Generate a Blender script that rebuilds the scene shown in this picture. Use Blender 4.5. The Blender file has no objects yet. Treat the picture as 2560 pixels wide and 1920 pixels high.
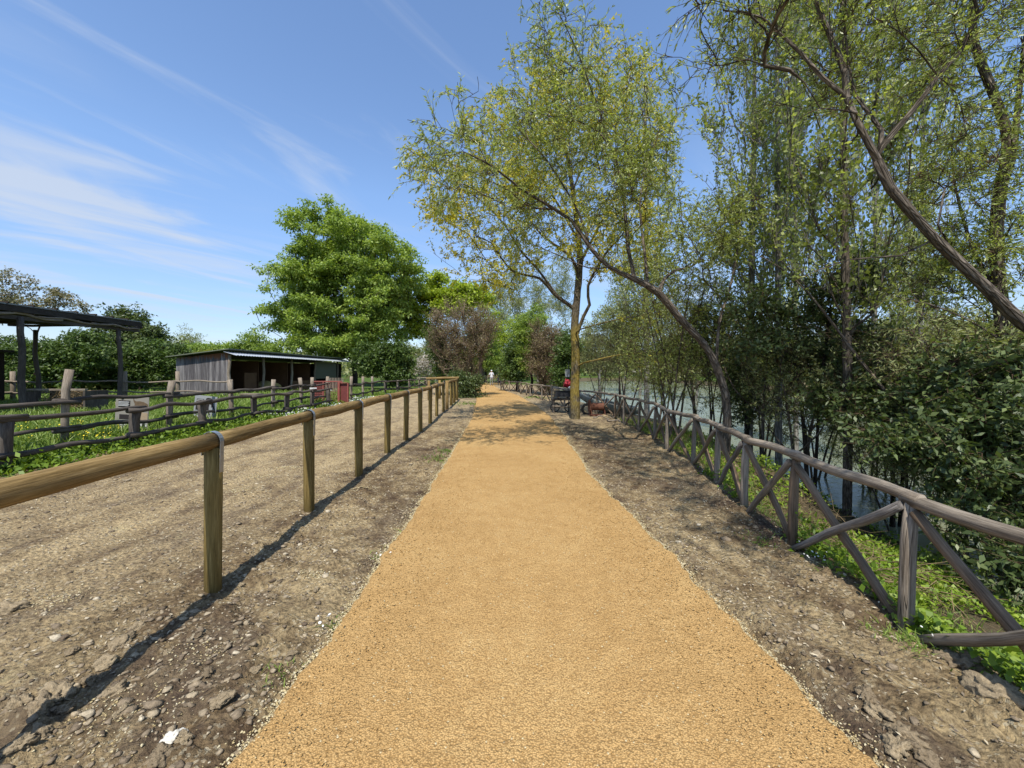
import bpy, math, random
import numpy as np
from mathutils import Vector

# ---------------------------------------------------------------- camera, light
S = bpy.context.scene
EYE = 1.55
cam_data = bpy.data.cameras.new("camera")
cam = bpy.data.objects.new("camera", cam_data)
S.collection.objects.link(cam)
cam.location = (0, 0, EYE)
cam.rotation_euler = (math.radians(90), 0, 0)
cam_data.sensor_width = 36.0
cam_data.lens = 1000.0 / 2560.0 * 36.0
cam_data.shift_y = -30.0 / 2560.0
cam_data.clip_start = 0.05
cam_data.clip_end = 3000.0
S.camera = cam

SUN_EL = 59.0
SUN_AZ = 4.0            # the direction in which shadows fall, from +Y towards +X
W = bpy.data.worlds.new("World")
S.world = W
W.use_nodes = True
wt = W.node_tree
for n in list(wt.nodes):
    wt.nodes.remove(n)
wn = wt.nodes.new
wout = wn('ShaderNodeOutputWorld')
wbg = wn('ShaderNodeBackground')
wbg.inputs['Strength'].default_value = 0.098
sky = wn('ShaderNodeTexSky')
sky.sky_type = 'NISHITA'
sky.sun_disc = False
sky.sun_elevation = math.radians(SUN_EL)
sky.sun_rotation = math.radians(180 + SUN_AZ)
sky.air_density = 1.0
sky.dust_density = 0.3
sky.ozone_density = 1.6
tc = wn('ShaderNodeTexCoord')
sep = wn('ShaderNodeSeparateXYZ')
wt.links.new(tc.outputs['Generated'], sep.inputs[0])
def wm(op, a, b=None, clamp=False):
    n = wn('ShaderNodeMath'); n.operation = op; n.use_clamp = clamp
    for i, v in enumerate((a, b)):
        if v is None: continue
        if isinstance(v, (int, float)): n.inputs[i].default_value = v
        else: wt.links.new(v, n.inputs[i])
    return n.outputs[0]
zz = wm('ADD', wm('MAXIMUM', sep.outputs[2], 0.0), 0.12)
cu = wm('DIVIDE', sep.outputs[0], zz)
cv = wm('DIVIDE', sep.outputs[1], zz)
def cloudlayer(ang, sx, sy, det, lo, hi, seed, dist=0.6):
    c, s = math.cos(math.radians(ang)), math.sin(math.radians(ang))
    a = wm('ADD', wm('MULTIPLY', cu, c * sx), wm('MULTIPLY', cv, s * sx))
    b = wm('ADD', wm('MULTIPLY', cu, -s * sy), wm('MULTIPLY', cv, c * sy))
    cb = wn('ShaderNodeCombineXYZ')
    wt.links.new(a, cb.inputs[0]); wt.links.new(b, cb.inputs[1]); cb.inputs[2].default_value = seed
    no = wn('ShaderNodeTexNoise'); no.inputs['Scale'].default_value = 1.0
    no.inputs['Detail'].default_value = det; no.inputs['Roughness'].default_value = 0.55
    no.inputs['Distortion'].default_value = dist
    wt.links.new(cb.outputs[0], no.inputs['Vector'])
    mr = wn('ShaderNodeMapRange'); mr.interpolation_type = 'SMOOTHSTEP'
    mr.inputs[1].default_value = lo; mr.inputs[2].default_value = hi
    wt.links.new(no.outputs[0], mr.inputs[0])
    return mr.outputs[0]
def blob(px, py, rx, ry):
    """soft mask round the sky direction seen at a photo pixel"""
    x, y, z = (px - 1280) / 1000, 1.0, (930 - py) / 1000
    l = math.sqrt(x * x + y * y + z * z); x /= l; y /= l; z /= l
    k = max(z, 0) + 0.12
    a = wm('DIVIDE', wm('SUBTRACT', cu, x / k), rx)
    b = wm('DIVIDE', wm('SUBTRACT', cv, y / k), ry)
    r = wm('ADD', wm('MULTIPLY', a, a), wm('MULTIPLY', b, b))
    return wm('SUBTRACT', 1.0, wm('SQRT', r), True)
streak = cloudlayer(42, 0.8, 4.2, 9, 0.0, 1.0, 3.1, 0.7)
puffy = cloudlayer(60, 0.8, 2.6, 10, 0.0, 1.0, 8.4, 0.8)
veil = cloudlayer(-25, 0.22, 0.5, 3, 0.36, 0.7, 5.2)
def smooth(v, lo, hi):
    mr = wn('ShaderNodeMapRange'); mr.interpolation_type = 'SMOOTHSTEP'
    mr.inputs[1].default_value = lo; mr.inputs[2].default_value = hi
    wt.links.new(v, mr.inputs[0]); return mr.outputs[0]
def vmax(a_, b_): return wm('MAXIMUM', a_, b_)
mask = vmax(vmax(blob(40, 420, 1.5, 0.9), wm('MULTIPLY', blob(500, 500, 0.55, 0.5), 0.9)), vmax(wm('MULTIPLY', blob(560, 610, 0.9, 0.9), 0.5), wm('MULTIPLY', blob(330, 720, 1.6, 1.6), 0.55)))
main = smooth(wm('ADD', puffy, wm('MULTIPLY', mask, 0.42)), 0.60, 1.02)
fine = wm('MULTIPLY', smooth(streak, 0.42, 0.80), veil)
allc = wm('ADD', wm('MULTIPLY', main, 1.05), wm('MULTIPLY', fine, 0.75), True)
# veil of thin cirrus over blue
mixc = wn('ShaderNodeMix'); mixc.data_type = 'RGBA'
wt.links.new(wm('MULTIPLY', allc, 0.72), mixc.inputs[0])
grade = wn('ShaderNodeMix'); grade.data_type = 'RGBA'; grade.blend_type = 'MULTIPLY'
grade.inputs[0].default_value = 1.0
grade.inputs[7].default_value = (1.58, 1.70, 1.84, 1)
wt.links.new(sky.outputs[0], grade.inputs[6])
hz = wn('ShaderNodeMix'); hz.data_type = 'RGBA'; hz.blend_type = 'MULTIPLY'
wt.links.new(wm('SUBTRACT', 1.0, wm('MULTIPLY', sep.outputs[2], 2.6), True), hz.inputs[0])
hz.inputs[7].default_value = (0.57, 0.55, 0.62, 1)
wt.links.new(grade.outputs[2], hz.inputs[6])
wt.links.new(hz.outputs[2], mixc.inputs[6])
mixc.inputs[7].default_value = (5.2, 5.7, 6.5, 1)
wt.links.new(mixc.outputs[2], wbg.inputs['Color'])
wt.links.new(wbg.outputs[0], wout.inputs[0])

sd = bpy.data.lights.new("sun", 'SUN')
sd.energy = 5.0
sd.angle = math.radians(0.53)
sd.color = (1.0, 0.955, 0.88)
sun = bpy.data.objects.new("sun", sd)
S.collection.objects.link(sun)
e, a = math.radians(SUN_EL), math.radians(SUN_AZ)
sdir = Vector((math.sin(a) * math.cos(e), math.cos(a) * math.cos(e), -math.sin(e)))
sun.rotation_euler = sdir.to_track_quat('-Z', 'Y').to_euler()
sun.location = (-3, -20, 30)

S.view_settings.view_transform = 'Standard'
S.view_settings.look = 'None'
S.view_settings.exposure = 0.40
S.view_settings.gamma = 1.0
S.view_settings.use_curve_mapping = False
S.cycles.max_bounces = 8
S.cycles.transparent_max_bounces = 8

# ---------------------------------------------------------------- helpers
COL = S.collection
def P(px, py, d):
    """point seen at photo pixel (px, py) when it stands d metres ahead"""
    return np.array([(px - 1280) / 1000 * d, d, EYE + (930 - py) / 1000 * d])

def tag(o, label=None, cat=None, group=None, kind=None):
    if label: o['label'] = label
    if cat: o['category'] = cat
    if group: o['group'] = group
    if kind: o['kind'] = kind
    return o

def empty(name, loc, label, cat, group=None):
    o = bpy.data.objects.new(name, None)
    COL.objects.link(o); o.location = loc
    o.empty_display_size = 0.1
    return tag(o, label, cat, group)

def link(name, me, mat, parent=None, smooth=False):
    o = bpy.data.objects.new(name, me)
    COL.objects.link(o)
    mats = mat if isinstance(mat, (list, tuple)) else [mat]
    if not me.materials:
        for m in mats: me.materials.append(m)
    if smooth: me.shade_smooth()
    if parent is not None:
        o.parent = parent
        # geometry is written in world space: undo the parent's place
        o.matrix_parent_inverse = Mtx(parent).inverted()
    return o

from mathutils import Matrix
def Mtx(o):
    m = Matrix.Translation(o.location) @ o.rotation_euler.to_matrix().to_4x4()
    if o.parent is not None:
        m = Mtx(o.parent) @ o.matrix_parent_inverse @ m
    return m

def mesh_quads(name, V, Q, uv=None, tint=None):
    me = bpy.data.meshes.new(name)
    V = np.ascontiguousarray(V, dtype=np.float32); Q = np.ascontiguousarray(Q, dtype=np.int32)
    nv, nf = len(V), len(Q); k = Q.shape[1]
    me.vertices.add(nv); me.vertices.foreach_set('co', V.ravel())
    me.loops.add(nf * k); me.loops.foreach_set('vertex_index', Q.ravel())
    me.polygons.add(nf)
    me.polygons.foreach_set('loop_start', np.arange(0, nf * k, k, dtype=np.int32))
    me.polygons.foreach_set('loop_total', np.full(nf, k, dtype=np.int32))
    if uv is not None:
        l = me.uv_layers.new(name='UVMap')
        l.data.foreach_set('uv', np.ascontiguousarray(uv, dtype=np.float32).ravel())
    if tint is not None:
        at = me.attributes.new('tint', 'FLOAT', 'FACE')
        at.data.foreach_set('value', np.ascontiguousarray(tint, dtype=np.float32))
    me.update(calc_edges=True)
    return me

class MB:
    """collects boxes, poles and polygons for one mesh"""
    def __init__(s): s.v = []; s.f = []; s.uv = []
    def add(s, v, f, uv=None):
        b = len(s.v); s.v += [tuple(p) for p in v]
        for i, q in enumerate(f):
            s.f.append([b + j for j in q])
            s.uv += (uv[i] if uv else [(v[j][0] + v[j][1], v[j][2]) for j in q])
        return s
    def box(s, c, d, rot=None, taper=1.0):
        x, y, z = d[0] / 2, d[1] / 2, d[2] / 2
        P8 = [Vector((i * x * (taper if k > 0 else 1), j * y * (taper if k > 0 else 1), k * z)) for k in (-1, 1) for j in (-1, 1) for i in (-1, 1)]
        if rot is not None: P8 = [rot @ p for p in P8]
        c = Vector(c); P8 = [p + c for p in P8]
        F = [(0, 2, 3, 1), (4, 5, 7, 6), (0, 1, 5, 4), (2, 6, 7, 3), (0, 4, 6, 2), (1, 3, 7, 5)]
        # uv: long axis is v
        L = max(range(3), key=lambda i: d[i])
        sz = [(-x, x), (-y, y), (-z, z)]
        uv = []
        loc = [((-x, x)[i], (-y, y)[j], (-z, z)[k]) for k in (0, 1) for j in (0, 1) for i in (0, 1)]
        for q in F:
            uv.append([(sum(loc[t][i] for i in range(3) if i != L), loc[t][L]) for t in q])
        return s.add(P8, F, uv)
    def bar(s, a, b, w, h, up=(0, 0, 1)):
        a, b = Vector(a), Vector(b); d = (b - a); L = d.length; d.normalize()
        u = Vector(up); r = d.cross(u)
        if r.length < 1e-4: r = d.cross(Vector((1, 0, 0)))
        r.normalize(); u = r.cross(d)
        R = Matrix((r, u, d)).transposed()
        return s.box((a + b) / 2, (w, h, L), R)
    def tube(s, pts, rad, n=8, seed=0, wob=0.0, cap=True, flat=None):
        pts = [Vector(p) for p in pts]
        if not isinstance(rad, (list, tuple)): rad = [rad] * len(pts)
        rg = random.Random(seed)
        base = []; L = 0; ls = []
        d0 = (pts[1] - pts[0]).normalized()
        ref = Vector((0, 0, 1)) if abs(d0.z) < 0.9 else Vector((1, 0, 0))
        b = len(s.v)
        lump = [1 + rg.uniform(-wob, wob) for _ in range(n)]
        for i, p in enumerate(pts):
            d = (pts[min(i + 1, len(pts) - 1)] - pts[max(i - 1, 0)]).normalized()
            r = d.cross(ref).normalized(); u = r.cross(d)
            if i: L += (p - pts[i - 1]).length
            ls.append(L)
            for k in range(n):
                t = 2 * math.pi * k / n
                q = rad[i] * lump[k] * (1 + rg.uniform(-wob, wob) * 0.5)
                s.v.append(tuple(p + r * math.cos(t) * q + u * math.sin(t) * q))
        o = rg.uniform(0, 50)
        for i in range(len(pts) - 1):
            for k in range(n):
                k2 = (k + 1) % n
                s.f.append([b + i * n + k, b + i * n + k2, b + (i + 1) * n + k2, b + (i + 1) * n + k])
                c = 2 * math.pi * rad[0] / n
                s.uv += [(o + k * c, o + ls[i]), (o + (k + 1) * c, o + ls[i]), (o + (k + 1) * c, o + ls[i + 1]), (o + k * c, o + ls[i + 1])]
        if cap:
            for i, rev in ((0, True), (len(pts) - 1, False)):
                q = [b + i * n + k for k in range(n)]
                if rev: q.reverse()
                s.f.append(q)
                s.uv += [(o + 0.3 * math.cos(2 * math.pi * k / n) * rad[i], o + 0.3 * math.sin(2 * math.pi * k / n) * rad[i]) for k in range(n)]
        return s
    def mesh(s, name):
        me = bpy.data.meshes.new(name)
        me.from_pydata(s.v, [], s.f)
        l = me.uv_layers.new(name='UVMap')
        l.data.foreach_set('uv', np.array(s.uv, dtype=np.float32).ravel())
        me.update()
        return me
    def build(s, name, mat, parent=None, smooth=False):
        return link(name, s.mesh(name), mat, parent, smooth)

def wobbly(a, b, n, amp, rg):
    """points on a crooked pole from a to b"""
    a, b = Vector(a), Vector(b); d = (b - a).normalized()
    u = d.cross(Vector((0.3, 0.2, 1))).normalized(); w = d.cross(u)
    f1, f2, p1, p2 = rg.uniform(0.6, 1.6), rg.uniform(0.6, 1.6), rg.uniform(0, 6), rg.uniform(0, 6)
    out = []
    for i in range(n):
        t = i / (n - 1)
        e = math.sin(math.pi * t) ** 0.5 if 0 < t < 1 else 0
        out.append(a.lerp(b, t) + u * amp * e * math.sin(p1 + f1 * t * 6.28) + w * amp * e * math.sin(p2 + f2 * t * 6.28))
    return out

# value noise
_rs = np.random.RandomState(7)
_lat = _rs.rand(256, 256).astype(np.float32)
def vnoise(x, y):
    x = np.asarray(x, dtype=np.float64); y = np.asarray(y, dtype=np.float64)
    xi = np.floor(x).astype(np.int64); yi = np.floor(y).astype(np.int64)
    fx = x - xi; fy = y - yi
    fx = fx * fx * (3 - 2 * fx); fy = fy * fy * (3 - 2 * fy)
    a = _lat[xi & 255, yi & 255]; b = _lat[(xi + 1) & 255, yi & 255]
    c = _lat[xi & 255, (yi + 1) & 255]; d = _lat[(xi + 1) & 255, (yi + 1) & 255]
    return (a * (1 - fx) + b * fx) * (1 - fy) + (c * (1 - fx) + d * fx) * fy - 0.5
def fbm(x, y, oct=4, g=0.5):
    s = 0; a = 1
    for i in range(oct):
        s = s + a * vnoise(x * 2 ** i + 17.3 * i, y * 2 ** i + 5.7 * i); a *= g
    return s
def sstep(a, b, x):
    t = np.clip((np.asarray(x) - a) / (b - a), 0, 1)
    return t * t * (3 - 2 * t)

# ---------------------------------------------------------------- materials
def newmat(name):
    m = bpy.data.materials.new(name); m.use_nodes = True
    nt = m.node_tree
    for n in list(nt.nodes): nt.nodes.remove(n)
    return m, nt
class NT:
    def __init__(s, name):
        s.m, s.t = newmat(name)
        s.out = s.t.nodes.new('ShaderNodeOutputMaterial')
    def n(s, ty, **kw):
        x = s.t.nodes.new(ty)
        for k, v in kw.items(): setattr(x, k, v)
        return x
    def l(s, a, b): s.t.links.new(a, b)
    def tex(s, kind='Object'):
        return s.n('ShaderNodeTexCoord').outputs[kind]
    def mapping(s, vec, scale=(1, 1, 1), rot=(0, 0, 0)):
        m = s.n('ShaderNodeMapping'); s.l(vec, m.inputs[0])
        m.inputs['Scale'].default_value = scale; m.inputs['Rotation'].default_value = rot
        return m.outputs[0]
    def noise(s, vec, scale, detail=4, rough=0.55, dist=0.0):
        x = s.n('ShaderNodeTexNoise'); s.l(vec, x.inputs['Vector'])
        x.inputs['Scale'].default_value = scale; x.inputs['Detail'].default_value = detail
        x.inputs['Roughness'].default_value = rough; x.inputs['Distortion'].default_value = dist
        return x.outputs[0]
    def voro(s, vec, scale, feature='F1', out='Distance', rnd=1.0):
        x = s.n('ShaderNodeTexVoronoi'); x.feature = feature; s.l(vec, x.inputs['Vector'])
        x.inputs['Scale'].default_value = scale; x.inputs['Randomness'].default_value = rnd
        return x.outputs[out]
    def ramp(s, fac, stops, interp='LINEAR'):
        r = s.n('ShaderNodeValToRGB'); s.l(fac, r.inputs[0]); cr = r.color_ramp; cr.interpolation = interp
        while len(cr.elements) < len(stops): cr.elements.new(0.5)
        for e, (p, c) in zip(cr.elements, stops):
            e.position = p; e.color = (*c, 1) if len(c) == 3 else c
        return r.outputs[0]
    def mr(s, v, a, b, c=0.0, d=1.0, smooth=True):
        x = s.n('ShaderNodeMapRange'); x.interpolation_type = 'SMOOTHSTEP' if smooth else 'LINEAR'
        s.l(v, x.inputs[0])
        for i, q in enumerate((a, b, c, d)): x.inputs[1 + i].default_value = q
        return x.outputs[0]
    def mix(s, f, a, b, bt='MIX'):
        x = s.n('ShaderNodeMix'); x.data_type = 'RGBA'; x.blend_type = bt
        for i, v in ((0, f), (6, a), (7, b)):
            if isinstance(v, (int, float)): x.inputs[i].default_value = v
            elif isinstance(v, tuple): x.inputs[i].default_value = (*v, 1) if len(v) == 3 else v
            else: s.l(v, x.inputs[i])
        return x.outputs[2]
    def math(s, op, a, b=None, clamp=False):
        x = s.n('ShaderNodeMath'); x.operation = op; x.use_clamp = clamp
        for i, v in ((0, a), (1, b)):
            if v is None: continue
            if isinstance(v, (int, float)): x.inputs[i].default_value = v
            else: s.l(v, x.inputs[i])
        return x.outputs[0]
    def bump(s, h, strength=0.5, dist=0.01, normal=None):
        b = s.n('ShaderNodeBump'); s.l(h, b.inputs['Height'])
        b.inputs['Strength'].default_value = strength; b.inputs['Distance'].default_value = dist
        if normal is not None: s.l(normal, b.inputs['Normal'])
        return b.outputs[0]
    def pbsdf(s, col, rough=0.8, spec=0.2, normal=None, metal=0.0, k=0.77):
        col = tuple(c * k for c in col) if isinstance(col, tuple) else s.mix(1.0, col, (k, k, k), 'MULTIPLY')
        b = s.n('ShaderNodeBsdfPrincipled')
        if isinstance(col, tuple): b.inputs['Base Color'].default_value = (*col, 1)
        else: s.l(col, b.inputs['Base Color'])
        if isinstance(rough, (int, float)): b.inputs['Roughness'].default_value = rough
        else: s.l(rough, b.inputs['Roughness'])
        b.inputs['Specular IOR Level'].default_value = spec
        b.inputs['Metallic'].default_value = metal
        if normal is not None: s.l(normal, b.inputs['Normal'])
        return b
    def done(s, shader):
        s.l(shader.outputs[0] if hasattr(shader, 'outputs') else shader, s.out.inputs[0])
        return s.m

def mat_plain(name, col, rough=0.7, spec=0.3, metal=0.0, var=0.15, scale=8):
    N = NT(name); o = N.tex()
    f = N.noise(o, scale, 5)
    c = N.mix(f, tuple(x * (1 - var) for x in col), tuple(min(1, x * (1 + var)) for x in col))
    return N.done(N.pbsdf(c, rough, spec, N.bump(f, 0.2, 0.01), metal))

def mat_wood(name, dark, mid, light, crack=0.55, bump=0.6, knots=True, gs=1.0):
    """wood with its grain along v of the uv map (metres)"""
    N = NT(name); uv = N.tex('UV')
    oi = N.n('ShaderNodeObjectInfo')
    off = N.n('ShaderNodeVectorMath'); off.operation = 'ADD'
    N.l(uv, off.inputs[0])
    cb = N.n('ShaderNodeCombineXYZ'); N.l(N.math('MULTIPLY', oi.outputs['Random'], 37.0), cb.inputs[0]); N.l(N.math('MULTIPLY', oi.outputs['Random'], 91.0), cb.inputs[1])
    N.l(cb.outputs[0], off.inputs[1]); v = off.outputs[0]
    g1 = N.noise(N.mapping(v, (62 * gs, 2.6, 1)), 1, 8, 0.72, 0.25)
    g2 = N.noise(N.mapping(v, (200 * gs, 7, 1)), 1, 4, 0.7)
    big = N.noise(N.mapping(v, (3, 1.2, 1)), 1, 3)
    col = N.ramp(g1, [(0.28, dark), (0.5, mid), (0.72, light)])
    col = N.mix(0.55, col, N.ramp(g2, [(0.34, (0.35, 0.33, 0.31)), (0.5, (1, 1, 1)), (0.66, (1.5, 1.5, 1.5))]), 'MULTIPLY')
    col = N.mix(N.mr(big, 0.35, 0.7), N.mix(1.0, col, (0.72, 0.70, 0.68), 'MULTIPLY'), col)
    cr = N.noise(N.mapping(v, (26 * gs, 0.55, 1)), 1, 2, 0.5, 0.2)
    cm = N.mr(N.math('ABSOLUTE', N.math('SUBTRACT', cr, 0.5)), 0.0, 0.012, 1.0, 0.0)
    cm = N.math('MULTIPLY', cm, N.mr(N.noise(N.mapping(v, (2, 0.8, 1), (0, 0, 0)), 1, 2), 0.5, 0.62))
    cm = N.math('MULTIPLY', cm, crack)
    col = N.mix(cm, col, tuple(x * 0.25 for x in dark))
    if knots:
        kn = N.voro(N.mapping(v, (7, 1.9, 1)), 1)
        km = N.mr(kn, 0.06, 0.15, 0.75, 0.0)
        col = N.mix(km, col, tuple(x * 0.6 for x in dark))
    val = N.math('ADD', 0.86, N.math('MULTIPLY', oi.outputs['Random'], 0.28))
    hsv = N.n('ShaderNodeHueSaturation'); N.l(col, hsv.inputs['Color']); N.l(val, hsv.inputs['Value'])
    h = N.math('SUBTRACT', N.math('ADD', N.math('MULTIPLY', g1, 0.6), N.math('MULTIPLY', g2, 0.4)), N.math('MULTIPLY', cm, 0.8))
    return N.done(N.pbsdf(hsv.outputs[0], 0.82, 0.15, N.bump(h, bump, 0.006)))

def mat_bark(name, dark, mid, light, scale=1.0, lichen=None, bump=1.0):
    N = NT(name); uv = N.tex('UV'); o = N.tex()
    r = N.noise(N.mapping(uv, (26 * scale, 7 * scale, 1)), 1, 6, 0.65, 0.6)
    v = N.voro(N.mapping(uv, (20 * scale, 5 * scale, 1)), 1, 'DISTANCE_TO_EDGE')
    col = N.ramp(r, [(0.3, dark), (0.5, mid), (0.68, light)])
    col = N.mix(N.mr(v, 0.0, 0.12, 0.7, 0.0), col, tuple(x * 0.5 for x in dark))
    if lichen:
        l = N.noise(o, 2.2, 6, 0.65); zs = N.n('ShaderNodeSeparateXYZ'); N.l(o, zs.inputs[0])
        lm = N.mr(l, 0.40, 0.54)
        lm = N.math('MULTIPLY', lm, N.mr(zs.outputs[2], 3.6, 2.7, 0.0, 1.0))
        lm = N.math('MULTIPLY', lm, N.mr(zs.outputs[2], 0.1, 0.9, 0.35, 1.0))
        fine = N.noise(o, 40, 3)
        lc = N.mix(fine, lichen, tuple(min(1, x * 1.5) for x in lichen))
        col = N.mix(N.math('MULTIPLY', lm, 0.75), col, lc)
    h = N.math('ADD', N.math('MULTIPLY', r, 0.5), N.mr(v, 0.0, 0.25, 0.0, 0.6))
    return N.done(N.pbsdf(col, 0.9, 0.1, N.bump(h, bump, 0.02)))

def mat_leaf(name, a, b, c, trans=0.35, rough=0.5, spec=0.35):
    N = NT(name)
    at = N.n('ShaderNodeAttribute'); at.attribute_name = 'tint'
    col = N.ramp(at.outputs['Fac'], [(0.0, a), (0.55, b), (1.0, c)])
    p = N.pbsdf(col, rough, spec, k=0.9)
    t = N.n('ShaderNodeBsdfTranslucent')
    tcx = N.mix(1.0, col, (1.12, 1.15, 0.5), 'MULTIPLY'); N.l(tcx, t.inputs[0])
    m = N.n('ShaderNodeMixShader'); m.inputs[0].default_value = trans
    N.l(p.outputs[0], m.inputs[1]); N.l(t.outputs[0], m.inputs[2])
    return N.done(m)

M = {}
M['new_wood'] = mat_wood('treated_pine', (0.12, 0.075, 0.022), (0.32, 0.215, 0.085), (0.50, 0.365, 0.17), gs=1.0)
M['new_post'] = mat_wood('treated_pine_post', (0.14, 0.095, 0.028), (0.28, 0.20, 0.065), (0.42, 0.31, 0.12), gs=1.0)
M['grey_wood'] = mat_wood('weathered_pole', (0.13, 0.10, 0.072), (0.33, 0.275, 0.21), (0.54, 0.465, 0.37), crack=0.8, bump=0.9)
M['brown_wood'] = mat_wood('brown_pole', (0.09, 0.062, 0.038), (0.22, 0.155, 0.10), (0.36, 0.27, 0.18), crack=0.7, bump=0.8)
M['blue_wood'] = mat_wood('silvered_pole', (0.09, 0.08, 0.07), (0.24, 0.22, 0.20), (0.42, 0.39, 0.36), crack=0.8, bump=0.9)
M['dark_wood'] = mat_wood('old_dark_pole', (0.05, 0.042, 0.035), (0.12, 0.102, 0.085), (0.23, 0.20, 0.17), crack=0.8, bump=0.9)
M['beam'] = mat_wood('old_beam', (0.03, 0.025, 0.022), (0.065, 0.055, 0.047), (0.12, 0.105, 0.09), crack=0.6, bump=0.6)
M['bark_willow'] = mat_bark('willow_bark', (0.055, 0.042, 0.030), (0.16, 0.13, 0.10), (0.30, 0.25, 0.20), 0.8)
M['bark_lichen'] = mat_bark('lichen_bark', (0.06, 0.048, 0.03), (0.15, 0.125, 0.085), (0.27, 0.23, 0.17), 0.9, lichen=(0.25, 0.185, 0.035))
M['bark_poplar'] = mat_bark('poplar_bark', (0.13, 0.12, 0.095), (0.29, 0.27, 0.235), (0.46, 0.44, 0.40), 0.7, bump=0.6)
M['bark_dark'] = mat_bark('dark_bark', (0.025, 0.02, 0.015), (0.06, 0.048, 0.036), (0.11, 0.09, 0.07), 0.8)
M['twig'] = mat_plain('twig', (0.11, 0.075, 0.045), 0.8, 0.1, var=0.4, scale=3)
M['twig_red'] = mat_plain('red_brown_twig', (0.22, 0.16, 0.11), 0.8, 0.1, var=0.35, scale=2)
M['twig_pale'] = mat_plain('pale_twig', (0.30, 0.27, 0.22), 0.8, 0.1, var=0.3, scale=2)
M['twig_tan'] = mat_plain('tan_twig', (0.26, 0.19, 0.10), 0.8, 0.1, var=0.3, scale=2)
M['leaf_willow'] = mat_leaf('willow_leaf', (0.19, 0.235, 0.055), (0.34, 0.39, 0.105), (0.60, 0.64, 0.30), 0.45, 0.42, 0.5)
M['leaf_yellow'] = mat_leaf('yellow_green_leaf', (0.30, 0.30, 0.04), (0.52, 0.46, 0.055), (0.74, 0.60, 0.08), 0.45)
M['leaf_ash'] = mat_leaf('fresh_green_leaf', (0.13, 0.205, 0.035), (0.26, 0.355, 0.065), (0.42, 0.50, 0.125), 0.42)
M['leaf_lime'] = mat_leaf('lime_leaf', (0.19, 0.27, 0.02), (0.34, 0.43, 0.035), (0.48, 0.54, 0.07))
M['leaf_dark'] = mat_leaf('dark_evergreen_leaf', (0.045, 0.068, 0.022), (0.095, 0.135, 0.042), (0.22, 0.26, 0.09), 0.3, 0.46, 0.4)
M['leaf_hedge'] = mat_leaf('hedge_leaf', (0.042, 0.075, 0.015), (0.085, 0.135, 0.026), (0.17, 0.235, 0.05), 0.3)
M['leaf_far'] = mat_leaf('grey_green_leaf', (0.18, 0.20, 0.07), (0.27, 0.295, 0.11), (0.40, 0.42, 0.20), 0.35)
M['leaf_brown'] = mat_leaf('red_brown_leaf', (0.16, 0.11, 0.07), (0.22, 0.17, 0.09), (0.24, 0.27, 0.08), 0.3)
M['leaf_tan'] = mat_leaf('tan_leaf', (0.17, 0.15, 0.08), (0.25, 0.22, 0.12), (0.33, 0.31, 0.17), 0.3)
M['blossom'] = mat_leaf('pale_blossom', (0.36, 0.32, 0.28), (0.50, 0.46, 0.42), (0.62, 0.59, 0.55), 0.3)
M['grass'] = mat_leaf('grass_blade', (0.09, 0.15, 0.018), (0.19, 0.275, 0.045), (0.36, 0.42, 0.12), 0.3)
M['weed'] = mat_leaf('ground_leaf', (0.07, 0.13, 0.01), (0.18, 0.27, 0.02), (0.33, 0.41, 0.05), 0.3)
# ---------------------------------------------------------------- terrain
_fy = [-6, 0.1, 1.25, 2.39, 3.56, 4.5, 5.5, 6.74, 7.6, 9.08, 10.4, 11.7, 13.4, 14.5, 17, 19.8, 21.9, 22.8, 26, 30.4, 31.6, 33, 34, 45, 60, 120, 900]
_fx = [1.9, 2.12, 2.25, 2.36, 2.5, 2.6, 2.8, 3.02, 3.05, 3.24, 3.3, 3.3, 3.35, 3.1, 2.55, 1.97, 1.63, 1.3, 0.9, 0.42, -0.2, -0.7, -1.0, -1.0, -1.0, 6, 40]
_sy = [-30, 3, 6, 9, 14, 20, 30, 45, 60, 100, 130, 900]
_sx = [5.4, 5.4, 5.9, 6.6, 7.2, 6.7, 6.3, 6.0, 7.5, 14, 30, 300]
_ly = [-6, 1.57, 2.29, 3.56, 5.03, 8.6, 14, 17.6, 22, 26, 32, 38, 43, 48]
_lx = [-1.15, -1.13, -1.06, -1.10, -1.09, -1.20, -1.40, -1.65, -1.95, -2.4, -3.05, -3.7, -4.4, -5.0]
_ry = [-6, 1.57, 2.14, 3.87, 5.92, 9, 14, 18, 24.6, 28, 32, 38, 43, 48]
_rx = [1.5, 1.45, 1.46, 1.32, 1.19, 1.30, 1.34, 1.15, 0.62, 0.2, -0.45, -1.3, -1.8, -2.2]
def fence_x(y): return np.interp(y, _fy, _fx)
def shore_x(y): return np.interp(y, _sy, _sx)
WATER = -1.0
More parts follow.
